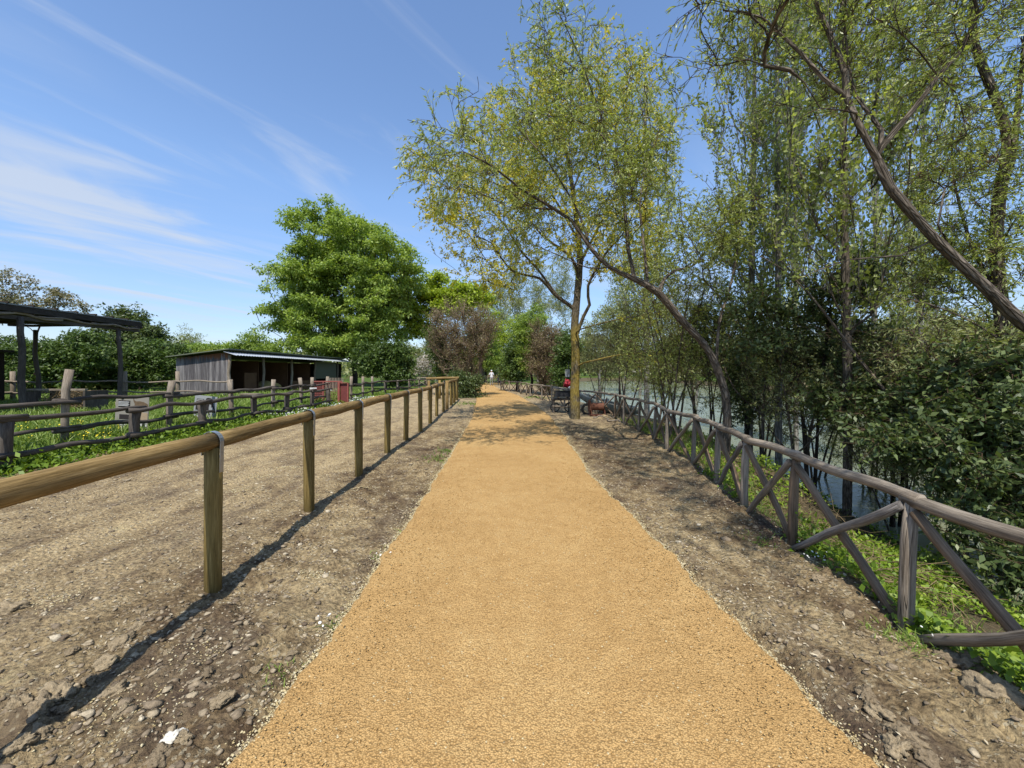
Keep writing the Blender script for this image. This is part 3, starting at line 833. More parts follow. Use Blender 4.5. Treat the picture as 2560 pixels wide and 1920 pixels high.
        me = mesh_quads(name, np.concatenate(V), np.concatenate(Q), uv=np.concatenate(UV))
        return link(name, me, mat, parent, smooth=True)
    def twigs(s, thr, per, L, m=4, droop=0.0, up=0.0, spread=0.8, prob=1.0):
        """returns twig polylines (K,m,3)"""
        idx = np.where((s.r[:s.n] < thr) & (s.par[:s.n] >= 0))[0]
        if prob < 1: idx = idx[s.rs.rand(len(idx)) < prob]
        idx = np.repeat(idx, per)
        o = s.p[idx]; pd = norm(s.p[idx] - s.p[s.par[idx]]); K = len(idx)
        t = s.rs.rand(K, 1); o = s.p[s.par[idx]] * (1 - t) + o * t
        d = norm(pd * (1 - spread * 0.5) + norm(s.rs.normal(size=(K, 3))) * spread + np.array([0, 0, up]))
        Ls = L * s.rs.uniform(0.5, 1.25, K); st = (Ls / (m - 1))[:, None]
        P_ = [o]; bend = s.rs.normal(size=(K, 3)) * 0.22
        for j in range(1, m):
            d = norm(d + bend * 0.4 + np.array([0, 0, -droop + up * 0.3]) + s.rs.normal(size=(K, 3)) * 0.12)
            P_.append(P_[-1] + d * st)
        return np.stack(P_, 1)
def twig_mesh(name, T, r0, mat, parent):
    K, m, _ = T.shape
    D = norm(np.gradient(T, axis=1)); ref = np.array([0.3, 0.4, 0.86])
    A = norm(np.cross(D, ref)); B = np.cross(D, A)
    rr = (r0 * (1 - 0.75 * np.arange(m) / (m - 1)))[None, :, None, None]
    th = np.arange(3) / 3 * 2 * math.pi
    ring = T[:, :, None, :] + (A[:, :, None, :] * np.cos(th)[None, None, :, None] + B[:, :, None, :] * np.sin(th)[None, None, :, None]) * rr
    V = ring.reshape(-1, 3)
    base = (np.arange(K) * m * 3)[:, None, None] + (np.arange(m - 1) * 3)[None, :, None] + np.arange(3)[None, None, :]
    nx = (np.arange(K) * m * 3)[:, None, None] + (np.arange(m - 1) * 3)[None, :, None] + ((np.arange(3) + 1) % 3)[None, None, :]
    Q = np.stack([base, nx, nx + 3, base + 3], -1).reshape(-1, 4)
    o = link(name, mesh_quads(name, V, Q), mat, parent)
    if K > 20: o['kind'] = 'stuff'
    return o
def twig_leaves(rs, T, k, L, Wd, along=0.6, droop=0.2, up=0.5, start=0.15, jit=0.01, tintf=None):
    K, m, _ = T.shape
    t = start + (1 - start) * rs.rand(K, k); f = t * (m - 1); i = np.clip(f.astype(int), 0, m - 2); fr = (f - i)[..., None]
    r = np.arange(K)[:, None]
    a, b = T[r, i], T[r, i + 1]
    pos = (a * (1 - fr) + b * fr).reshape(-1, 3) + rs.normal(size=(K * k, 3)) * jit
    td = norm(b - a).reshape(-1, 3); n = K * k
    d = norm(td * along + norm(rs.normal(size=(n, 3))) * (1 - along * 0.4) + np.array([0, 0, -droop]))
    nr = norm(rs.normal(size=(n, 3)) + np.array([0, 0, up]))
    Ls = L * rs.uniform(0.55, 1.25, n); Ws = Wd * rs.uniform(0.6, 1.2, n)
    tint = np.clip(rs.beta(2, 2.5, n) + (0 if tintf is None else tintf(pos)), 0, 1)
    return pos, d, nr, Ls, Ws, tint
# ---------------------------------------------------------------- trees
def EL(d, items, rd=None, dd=0.0):
    """crown volumes from photo-pixel ellipses (px, py, rx, ry[, depth offset]) at distance d"""
    out = []
    for it in items:
        px, py, rx, ry = it[:4]; off = it[4] if len(it) > 4 else 0
        c = P(px, py, d + dd + off); k = (d + dd + off) / 1000
        out.append((c[0], c[1], c[2], rx * k, rd if rd else min(rx, ry) * k * 1.1, ry * k))
    return out

def near_tree(name, label, group, seed, root, limbs, ells, nattr, bark, leafmat, tw, lf, roots=None, grow={}, tip=0.006, ex=2.3, cat='tree', tintf=None, twmat=None, minr=0.0, thr=0.02, rmx=1.0, extra=None):
    t = Tree(seed)
    for i, (pts, r0, r1) in enumerate(limbs):
        t.limb(pts, r0, r1, seg=0.22, root=(i == 0 or (roots and i in roots)))
    t.grow(t.attract(ells, nattr), **grow)
    t.radii(tip, ex, rmx)
    e = empty(name, tuple(root), label, cat, group)
    t.wood('trunk', bark, e, minr=minr)
    T = t.twigs(thr, **tw)
    twig_mesh('twigs', T, 0.0045 if tip < 0.01 else tip * 0.5, twmat or M['twig'], e)
    if lf:
        A = twig_leaves(t.rs, T, tintf=tintf, **lf)
        o = link('crown', leaf_mesh('crown', *A), leafmat, e)
    if extra:
        k = t.rs.rand(len(T)) < extra[0]
        A = twig_leaves(t.rs, T[k], tintf=tintf, **extra[2])
        link('young_leaves', leaf_mesh('young_leaves', *A), extra[1], e)
    print(name, label[:30], 'nodes', t.n, 'twigs', len(T), 'leaves', len(T) * (lf['k'] if lf else 0))
    return e, t

def tri_leaves(name, pos, d, nrm, L, Wd, tint):
    d = norm(d); sd = norm(np.cross(d, nrm)); L = L[:, None]; Wd = Wd[:, None]
    V = np.stack([pos - sd * Wd * .5, pos + sd * Wd * .5, pos + d * L], 1).reshape(-1, 3)
    return mesh_quads(name, V, np.arange(len(V)).reshape(-1, 3), tint=tint)

def tuft_tree(name, label, group, seed, d, base, ells, nattr, leafmat, nl, L, Wd, bark, r0, tuft=0.6, up=1.2, droop=0.3, trunk_top=None, cat='tree', slope=0.5, tip=0.02, shell=0.4, tintf=None, flat=0.45, wlen=0.25, lean=0, wood_minr=0.0, seg=0.6, wlumps=None):
    """tree farther away: branch skeleton with leaf tufts about every branch end"""
    t = Tree(seed); rs = t.rs
    b = np.array(base, dtype=float)
    top = np.array(trunk_top if trunk_top is not None else b + np.array([lean, 0, 3.0]))
    mid = (b + top) / 2 + np.array([rs.uniform(-.2, .2), 0, 0])
    t.limb([b, mid, top], r0, r0 * 0.55, seg=seg, root=True)
    t.grow(t.attract(ells, nattr, shell), wlen=wlen, seg=seg, slope=slope)
    t.radii(tip, 2.4)
    e = empty(name, tuple(b), label, cat, group)
    t.wood('trunk', bark, e, minr=wood_minr)
    tips = np.array([t.p[i] for i in t.tips])
    sub = tips[rs.randint(0, len(tips), nl // 14 + 1)] + rs.normal(size=(nl // 14 + 1, 3)) * np.array([tuft, tuft, tuft * flat]) * 0.75
    c = sub[rs.randint(0, len(sub), nl)]; g = rs.normal(size=(nl, 3)) * np.array([1, 1, 0.7]) * L * 0.75
    pos = c + g; pos[:, 2] = np.maximum(pos[:, 2], ground_h(pos[:, 0], pos[:, 1], False) + 0.05)
    dd = norm(norm(g) + rs.normal(size=(nl, 3)) * 0.5 + np.array([0, 0, -droop])); nr = norm(rs.normal(size=(nl, 3)) + norm(g) * 0.5 + np.array([0, 0, up]))
    tint = np.clip(rs.beta(2, 2.5, nl) + (0 if tintf is None else tintf(pos)), 0, 1)
    link('crown', tri_leaves('crown', pos, dd, nr, 1.15 * L * rs.uniform(0.6, 1.2, nl), 1.3 * Wd * rs.uniform(0.6, 1.2, nl), tint), leafmat, e)
    return e

def pts(d, *pp, dz=0.0):
    """limb traced through photo pixels; depth runs from d[0] to d[1]"""
    if not isinstance(d, tuple): d = (d, d)
    n = len(pp)
    return [P(x, y, d[0] + (d[1] - d[0]) * i / max(n - 1, 1)) for i, (x, y) in enumerate(pp)]

def build_near_trees():
    # --- tree with the yellow lichen trunk by the path
    d = 13.2
    b = np.array([2.1, d, 0.0])
    trunk = [b - [0, 0, .2], P(1437, 990, d), P(1439, 900, d), P(1437, 810, d), P(1443, 740, d), P(1450, 640, d), P(1440, 540, d), P(1425, 430, d), P(1405, 330, d + .3), P(1380, 240, d + .3), P(1350, 180, d)]
    L_ = [(trunk, 0.185, 0.025),
          (pts((d, 11.6), (1436, 772), (1383, 733), (1351, 697), (1285, 679), (1249, 639), (1228, 607), (1190, 590)), .065, .015),
          (pts((d, 11.2), (1390, 735), (1340, 668), (1300, 625), (1260, 560), (1200, 500), (1150, 470)), .05, .012),
          (pts((d, 12.0), (1445, 700), (1430, 646), (1369, 599), (1343, 574), (1290, 500), (1230, 430)), .06, .012),
          (pts((d, 12.6), (1437, 850), (1459, 791), (1474, 762), (1470, 715), (1513, 635), (1557, 585), (1590, 520)), .07, .012),
          (pts((d, 11.5), (1440, 835), (1452, 823), (1546, 798), (1600, 790), (1650, 780)), .03, .01),
          (pts((d, 11.8), (1440, 912), (1459, 907), (1490, 900), (1539, 889), (1600, 884), (1660, 884)), .035, .01),
          (pts((d, 14.5), (1450, 660), (1480, 600), (1520, 520), (1560, 430), (1580, 330)), .05, .012),
          (pts((d, 14.5), (1445, 600), (1400, 520), (1340, 420), (1290, 330), (1250, 230)), .05, .012),
          (pts((d, 13), (1430, 480), (1470, 380), (1500, 280), (1520, 180)), .04, .012)]
    ells = EL(12.6, [(1330, 330, 190, 180), (1500, 330, 170, 190), (1180, 560, 140, 110, -.8), (1330, 560, 170, 110), (1540, 560, 150, 130), (1420, 210, 140, 80, .5), (1230, 430, 150, 110, -.5), (1100, 500, 60, 90, -.8), (1250, 690, 90, 50, -1)], rd=2.6)
    tf = lambda p: 0.28 * fbm(p[:, 0] * 0.8, p[:, 2] * 0.8 + p[:, 1] * .3, 2)
    near_tree('ash_tree', 'tall tree with a yellow lichen covered trunk beside the right edge of the path', None, 3, b, L_, ells, 700,
              M['bark_lichen'], M['leaf_yellow'], dict(per=3, L=0.55, m=4, droop=0.10, up=0.1, spread=0.9, prob=0.62),
              dict(k=13, L=0.108, Wd=0.047, droop=0.3, up=0.6, jit=0.03), tintf=tf, grow=dict(wlen=.3, seg=.35, slope=.25), tip=0.006, ex=2.25, thr=0.016,
              extra=(0.6, M['leaf_willow'], dict(k=9, L=0.10, Wd=0.032, droop=0.4, up=0.6, jit=0.03)))
    # --- willow leaning over the path
    d = 7.6
    b = np.array([P(1812, 1140, d)[0], d, float(ground_h(P(1812, 1140, d)[0], d, False)) - .1])
    trunk = [b, P(1815, 1100, d), P(1818, 1040, d), P(1814, 985, d), P(1790, 915, d), P(1760, 860, d), P(1701, 798, d - .1), P(1647, 733, d - .2), P(1586, 697, d - .3), P(1524, 668, d - .3), P(1474, 617, d - .3), P(1430, 552, d - .3), P(1387, 523, d - .3), P(1300, 470, d - .6), P(1230, 415, d - .9), P(1160, 380, d - 1.1)]
    L_ = [(trunk, 0.095, 0.012),
          (pts((7.3, 8.2), (1590, 700), (1572, 630), (1566, 560), (1553, 445), (1520, 344), (1481, 231), (1455, 188), (1412, 155), (1340, 130)), .045, .008),
          (pts((7.3, 7.0), (1520, 344), (1440, 300), (1370, 290), (1290, 270)), .02, .006),
          (pts((7.4, 7.0), (1481, 231), (1440, 120), (1400, 40), (1370, -30)), .018, .006),
          (pts((7.4, 8.8), (1646, 735), (1660, 700), (1690, 675), (1730, 665), (1770, 620)), .045, .012),
          (pts((7.3, 6.4), (1524, 668), (1470, 670), (1400, 640), (1330, 610)), .02, .006),
          (pts((7.4, 9), (1620, 712), (1610, 620), (1600, 500), (1620, 380), (1600, 250)), .035, .008),
          (pts((7.3, 6.8), (1474, 617), (1450, 540), (1400, 450), (1350, 380), (1300, 330)), .025, .007),
          (pts((7.3, 7.8), (1387, 523), (1330, 520), (1260, 470), (1180, 430), (1100, 400)), .022, .006),
          (pts((7.6, 8.6), (1790, 915), (1800, 800), (1830, 700), (1850, 560), (1840, 430)), .04, .008)]
    ells = EL(7.6, [(1400, 130, 120, 110), (1520, 260, 170, 130, -.9), (1380, 330, 190, 110), (1180, 350, 120, 80, -1.2), (1100, 420, 80, 90, -1.0), (1620, 400, 90, 130, -1.4), (1700, 640, 120, 110, .8), (1770, 560, 80, 90, .4), (1700, 520, 70, 70, 0), (1530, 480, 130, 110, -.6), (1300, 530, 140, 60), (1830, 560, 50, 90, .6), (1330, 50, 60, 50, -.8)], rd=1.4)
    near_tree('willow_tree', 'willow leaning from behind the right fence with its branches arching over the path', None, 8, b, L_, ells, 540,
              M['bark_willow'], M['leaf_willow'], dict(per=3, L=0.46, m=4, droop=0.2, up=0.05, spread=0.8, prob=0.75),
              dict(k=15, L=0.084, Wd=0.0215, along=0.9, droop=0.25, up=0.4, jit=0.006), grow=dict(wlen=.3, seg=.25, slope=.15), tip=0.0035, ex=2.4, thr=0.011)
    # --- big leaning willow entering from the right edge
    d = 4.5
    xx = P(2760, 940, d)[0]
    b = np.array([5.9 + .75, d, -0.9])
    trunk = [b, np.array([6.5, d, 0.4]), P(2700, 915, d), P(2560, 812, d), P(2468, 722, d), P(2338, 599, d), P(2268, 520, d), P(2225, 469, d), P(2195, 404, d), P(2142, 304, d), P(2116, 243, d + .1), P(2056, 195, d + .1), P(2004, 135, d + .2), P(1947, 82, d + .3), P(1904, 43, d + .3), P(1808, 26, d + .4)]
    L_ = [(trunk, 0.115, 0.010),
          (pts((4.6, 4.8), (2116, 243), (2112, 182), (2077, 95), (2038, 0), (2000, -90), (1980, -200)), .045, .012),
          (pts((4.5, 4.9), (2197, 408), (2203, 325), (2177, 291), (2138, 239), (2120, 150), (2110, 40)), .035, .010),
          (pts((4.5, 4.3), (2203, 345), (2277, 282), (2346, 191), (2403, 126), (2446, 35), (2500, -40), (2560, -120)), .036, .010),
          (pts((4.4, 4.2), (2346, 191), (2300, 130), (2250, 80), (2180, 40)), .012, .006),
          (pts((4.5, 4.1), (2177, 291), (2100, 275), (2050, 270), (2010, 205)), .014, .005),
          (pts((4.3, 4.2), (2446, 35), (2420, -60), (2380, -160)), .02, .008),
          (pts((4.4, 5.2), (2338, 599), (2250, 640), (2120, 650), (1990, 700)), .018, .006)]
    ells = EL(4.5, [(1980, -60, 200, 160, .3), (2250, -80, 200, 160), (2480, 60, 110, 110), (2230, 180, 140, 90, .8), (2050, 180, 120, 90, .7), (2450, 420, 130, 150, 1.0), (2330, 420, 100, 90, .9), (2100, -250, 400, 120, 0)], rd=0.9)
    ells += [(2.25, 3.7, 5.0, .8, 1.2, .4), (1.9, 2.6, 6.0, 1.0, 1.3, .4), (2.6, 4.4, 6.3, .7, .7, .4), (2.2, .8, 5.2, .9, 1.2, .4), (2.5, 1.6, 5.6, 1.1, 2.2, .6), (2.3, 3.4, 6.6, .9, 1.0, .4)]
    near_tree('willow_tree', 'thick leaning willow trunk rising diagonally from the right edge of the picture', None, 21, b, L_, ells, 620,
              M['bark_willow'], M['leaf_willow'], dict(per=4, L=0.34, m=4, droop=0.12, up=0.1, spread=0.9, prob=0.8),
              dict(k=8, L=0.066, Wd=0.0165, along=0.8, droop=0.2, up=0.4, jit=0.006), grow=dict(wlen=.3, seg=.2, slope=.1), tip=0.0032, ex=2.4, thr=0.009)
    # --- upright trunk at the right
    d = 5.8
    b = np.array([P(2550, 1000, d)[0] + .05, d, -0.95])
    trunk = [b, P(2560, 1150, d), P(2546, 990, d), P(2516, 860, d), P(2500, 740, d), P(2490, 600, d), P(2500, 480, d), P(2520, 360, d), P(2490, 250, d), P(2450, 150, d), P(2430, 60, d), P(2440, -80, d), P(2450, -300, d)]
    L_ = [(trunk, 0.125, 0.03),
          (pts((d, 5.6), (2500, 480), (2530, 400), (2545, 250), (2560, 120), (2580, -50)), .05, .02),
          (pts((d, 6.4), (2500, 740), (2440, 640), (2400, 520), (2380, 400), (2390, 260)), .03, .01),
          (pts((d, 5.2), (2516, 860), (2420, 800), (2320, 760), (2230, 740)), .02, .008)]
    ells = EL(5.9, [(2460, 340, 140, 180), (2400, 640, 150, 130, .3), (2520, 600, 120, 160, -.2), (2300, 720, 130, 80, .5), (2420, 100, 160, 160), (2500, -100, 200, 160), (2500, 820, 110, 90)], rd=1.0)
    near_tree('willow_tree', 'upright dark willow trunk standing at the water near the right edge', None, 33, b, L_, ells, 400,
              M['bark_willow'], M['leaf_willow'], dict(per=4, L=0.40, m=4, droop=0.14, up=0.1, spread=0.9, prob=0.8),
              dict(k=10, L=0.085, Wd=0.021, along=0.8, droop=0.2, up=0.4, jit=0.008), grow=dict(wlen=.3, seg=.25, slope=.15), tip=0.004, ex=2.4, thr=0.010)
    # thin diagonal bough crossing behind the fence at the right
    t = Tree(5)
    t.limb(pts((5.0, 7.5), (2560, 1270), (2480, 1220), (2380, 1130), (2260, 1030), (2150, 900), (2060, 780), (1980, 690), (1900, 640)), 0.045, 0.012, root=True)
    t.limb(pts((6.0, 6.6), (2330, 1090), (2360, 1000), (2380, 900), (2420, 830)), 0.03, 0.01)
    t.grow(t.attract(EL(6.5, [(2200, 800, 200, 140), (2350, 900, 150, 120)], rd=.8), 60), seg=.25)
    t.radii(0.004)
    e = empty('fallen_bough', tuple(t.p[0]), 'thin grey bough leaning diagonally through the shrubs behind the right fence', 'bough')
    t.wood('trunk', M['bark_willow'], e)
    T = t.twigs(0.01, per=1, L=.35, m=4); twig_mesh('twigs', T, 0.004, M['twig'], e)
    # --- tall poplars between fence and river: upright sparse crowns
    specs = [(1871, 10.2, 24, 12.0, 'first tall poplar to the right of the leaning willow stem'), (1947, 9.0, 20, 14.5, 'tall poplar with pale bark right of the ivy covered poplar foot'),
             (2117, 6.9, 24, 11.5, 'tall poplar whose thick dark foot stands right at the water behind the right fence'), (1990, 13.0, 15, 16.5, 'slim pale poplar set back by the water between two thicker ones'),
             (2180, 11.0, 17, 15.0, 'pale poplar rising behind the evergreen shrubs on the right'), (2300, 13.5, 16, 17.0, 'slim poplar set far back on the right by the water'),
             (1617, 17.5, 18, 15.0, 'grey poplar by the water just right of the lichen trunk')]
    protos = []
    for i in range(2):      # two individuals are grown, the others are turned and scaled copies
        px, d, wpx, H, lab = specs[(0, 2)[i]]
        x = (px - 1280) / 1000 * d; r0 = wpx / 2000 * d * 0.92
        gb = float(ground_h(x, d, False)) - 0.1
        lx = (.02, -.01)[i]
        trunk = [(x, d, gb), (x + .02, d, 1.0), (x + lx * 4, d, 4), (x + lx * 7, d, 7.5), (x + lx * 9, d, H)]
        ells = [(x + lx * 5, d, H * 0.62, 1.45, 1.45, H * 0.42), (x + lx * 3, d, H * 0.35, 1.1, 1.1, H * 0.16)]
        e, t = near_tree('poplar_tree', lab, 'poplars along the river bank', 70 + i, (x, d, gb), [(trunk, r0, 0.03)], ells, 230,
                  M['bark_poplar'] if i == 0 else M['bark_willow'], M['leaf_willow'], dict(per=6, L=0.75, m=3, droop=0.0, up=0.9, spread=0.6, prob=0.7),
                  dict(k=4, L=0.105, Wd=0.068, along=0.2, droop=0.2, up=0.5, jit=0.05), grow=dict(wlen=.12, seg=.5, slope=1.6, wig=.06), tip=0.008, ex=2.3, thr=0.02, twmat=M['twig_pale'],
                  tintf=lambda p: 0.12 * fbm(p[:, 0], p[:, 2], 2))
        protos.append((e, r0, H))
    for i in (1, 3, 4, 5, 6):
        px, d, wpx, H, lab = specs[i]; x = (px - 1280) / 1000 * d; gb = float(ground_h(x, d, False)) - 0.1
        src, r0, H0 = protos[0]
        kids = [c for c in COL.objects if c.parent == src]
        n = src.copy(); COL.objects.link(n); n.location = (x, d, gb); n.rotation_euler = (0, 0, i * 1.3); n['label'] = lab
        sx = max(wpx / 2000 * d * .92 / r0, .75); n.scale = (sx, sx, H / H0)
        for c in kids:
            c2 = c.copy(); COL.objects.link(c2); c2.parent = n; c2.matrix_parent_inverse = c.matrix_parent_inverse.copy()
    # small bare willows at the water's edge
    for i, (px, py, d, ll, lab) in enumerate([(1740, 1085, 11.5, -30, 'small willow with thin forked stems at the water left of the leaning willow'),
                                             (2010, 1190, 8.0, 50, 'thin crooked sapling leaning right by the water behind the fence'),
                                             (1990, 1250, 7.6, -20, 'dark straight sapling beside the thick poplar foot'),
                                             (2420, 1180, 5.6, -60, 'forked sapling among the evergreen shrubs at the right'),
                                             (1905, 1150, 8.6, 10, 'slim dark sapling in the ivy tangle behind the fence')]):
        b = P(px, py, d); b[2] = float(ground_h(b[0], d, False)) - .05
        top = P(px + ll * 2, py - 330, d); m1 = P(px + ll * .3, py - 110, d)
        L_ = [([b, m1, P(px + ll, py - 220, d), top], 0.055 * d / 10, 0.008),
              ([m1, P(px + 60, py - 170, d - .3), P(px + 100, py - 260, d - .4)], 0.03 * d / 10, .006),
              ([m1, P(px - 70, py - 180, d + .3), P(px - 110, py - 280, d + .3)], 0.026 * d / 10, .006)]
        near_tree('willow_sapling', lab, 'saplings along the water', 90 + i, b, L_, EL(d, [(px + ll, py - 300, 130, 110)], rd=1.0), 60,
                  M['bark_willow'], M['leaf_far'], dict(per=3, L=0.5, m=4, droop=0.08, up=0.1, spread=0.9, prob=0.8),
                  dict(k=9, L=0.08, Wd=0.022, along=0.7, droop=0.2, up=0.4), grow=dict(wlen=.3, seg=.25, slope=.2), tip=0.004, thr=0.012)
    # --- understory willows between the fence and the river: two grown, the others turned copies
    US = [(1560, 14.0, 1.0, 'thin stemmed willow bush behind the fence right of the boat'), (1690, 9.6, .85, 'thin stemmed willow bush left of the leaning willow foot'),
          (1500, 19.0, .9, 'willow bush by the water just right of the lichen trunk'), (1660, 12.5, 1.0, 'willow bush by the river left of the small forked willow'),
          (1780, 12.0, 1.05, 'willow bush at the water behind the leaning willow'), (1900, 10.8, 1.0, 'willow bush in the shade behind the ivy clad poplar foot'), (2040, 9.6, .95, 'willow bush at the water behind the large evergreen shrub'),
          (2180, 8.6, .9, 'willow bush overhanging the river behind the middle evergreen'), (2330, 7.6, .85, 'willow bush over the water behind the right evergreen'), (2460, 7.0, .8, 'willow bush next to the upright dark trunk'), (2260, 6.3, .6, 'small willow bush among the evergreens on the bank')]
    upro = []
    for i, (px, d, sc, lab) in enumerate(US):
        x = (px - 1280) / 1000 * d; gb = float(ground_h(x, d, False)) - .05
        if i < 2:
            rs = np.random.RandomState(500 + i); L_ = []
            for k in range(5):
                tx, ty = rs.normal(0, .9, 2); st = np.array([x + rs.uniform(-.25, .25), d + rs.uniform(-.2, .2), gb]); en = np.array([x + tx, d + ty * .6, gb + rs.uniform(2.4, 4.4)])
                L_.append(([st, (st * .6 + en * .4) + [0, 0, .4], en], .035, .007))
            e, t = near_tree('willow_bush', lab, 'willow bushes between the fence and the river', 510 + i, (x, d, gb), L_, [(x, d, gb + 2.4, 1.4, 1.1, 1.5), (x + .3, d, gb + 3.5, 1.0, .9, .7), (x - .5, d, gb + 2.0, 1.1, .9, .4)], 150,
                      M['bark_willow'], M['leaf_willow'] if i else M['leaf_far'], dict(per=4, L=0.5, m=3, droop=0.1, up=0.1, spread=1.0, prob=0.9), dict(k=7, L=0.085, Wd=0.022, along=.7, droop=.2, up=.6, jit=.01),
                      roots=[1, 2, 3, 4], grow=dict(wlen=.3, seg=.3, slope=.3), tip=0.005, thr=0.014, cat='bush')
            upro.append(e)
        else:
            src = upro[i % 2]; n = src.copy(); COL.objects.link(n); n.location = (x, d, gb); n.rotation_euler = (0, 0, i * 2.1); n.scale = (sc, sc, sc); n['label'] = lab
            for c in [c for c in COL.objects if c.parent == src]:
                c2 = c.copy(); COL.objects.link(c2); c2.parent = n; c2.matrix_parent_inverse = c.matrix_parent_inverse.copy()
    # --- broad leaved evergreens
    for i, (d, base, ell, na, nk, lab) in enumerate([
        (7.6, (2020, 1100), [(1960, 780, 90, 80), (2080, 740, 90, 80), (2150, 840, 80, 60), (1850, 760, 60, 60), (1900, 870, 80, 50), (2060, 900, 90, 50), (2160, 690, 50, 50)], 150, 9, 'large dark evergreen shrub with broad leaves between the two leaning willows'),
        (9.6, (1860, 1110), [(1850, 930, 70, 80), (1880, 1020, 50, 90), (1790, 800, 60, 90)], 90, 9, 'dark ivy and evergreen growth wrapped round the poplar foot'),
        (5.0, (2480, 1350), [(2380, 1080, 130, 100), (2520, 1000, 110, 110), (2300, 1120, 110, 70), (2500, 1180, 120, 90), (2420, 960, 110, 70), (2600, 1250, 120, 120), (2480, 900, 90, 70), (2440, 1290, 110, 60, -.5), (2540, 1400, 100, 60, -1.0), (2560, 1120, 90, 120, -.4)], 270, 10, 'dark glossy evergreen shrub filling the right edge behind the fence'),
        (6.6, (2230, 1250), [(2200, 980, 110, 60), (2290, 950, 90, 80), (2130, 1000, 80, 50)], 90, 9, 'middle evergreen shrub with drooping dark leaves over the water')]):
        b = P(base[0], base[1], d); b[2] = float(ground_h(b[0], d, False)) - .05
        hh = EYE + (930 - ell[0][1]) / 1000 * d
        L_ = [([b, (b + P(ell[0][0], ell[0][1], d)) / 2 + [.1, 0, 0], P(ell[0][0], ell[0][1], d)], .05, .015),
              ([b + [.12, 0, 0], (b + P(ell[1][0], ell[1][1], d)) / 2, P(ell[1][0], ell[1][1], d)], .04, .012)]
        near_tree('evergreen_shrub', lab, 'broad-leaved evergreens by the river', 110 + i, b, L_, EL(d, ell, rd=.9), na, M['bark_dark'], M['leaf_dark'],
                  dict(per=5, L=0.36, m=3, droop=0.03, up=0.1, spread=1.2, prob=.8), dict(k=nk, L=0.098, Wd=0.046, along=0.35, droop=0.25, up=0.9, jit=0.02),
                  grow=dict(wlen=.3, seg=.25, slope=.2), tip=0.005, thr=0.016, roots=[1], cat='shrub')

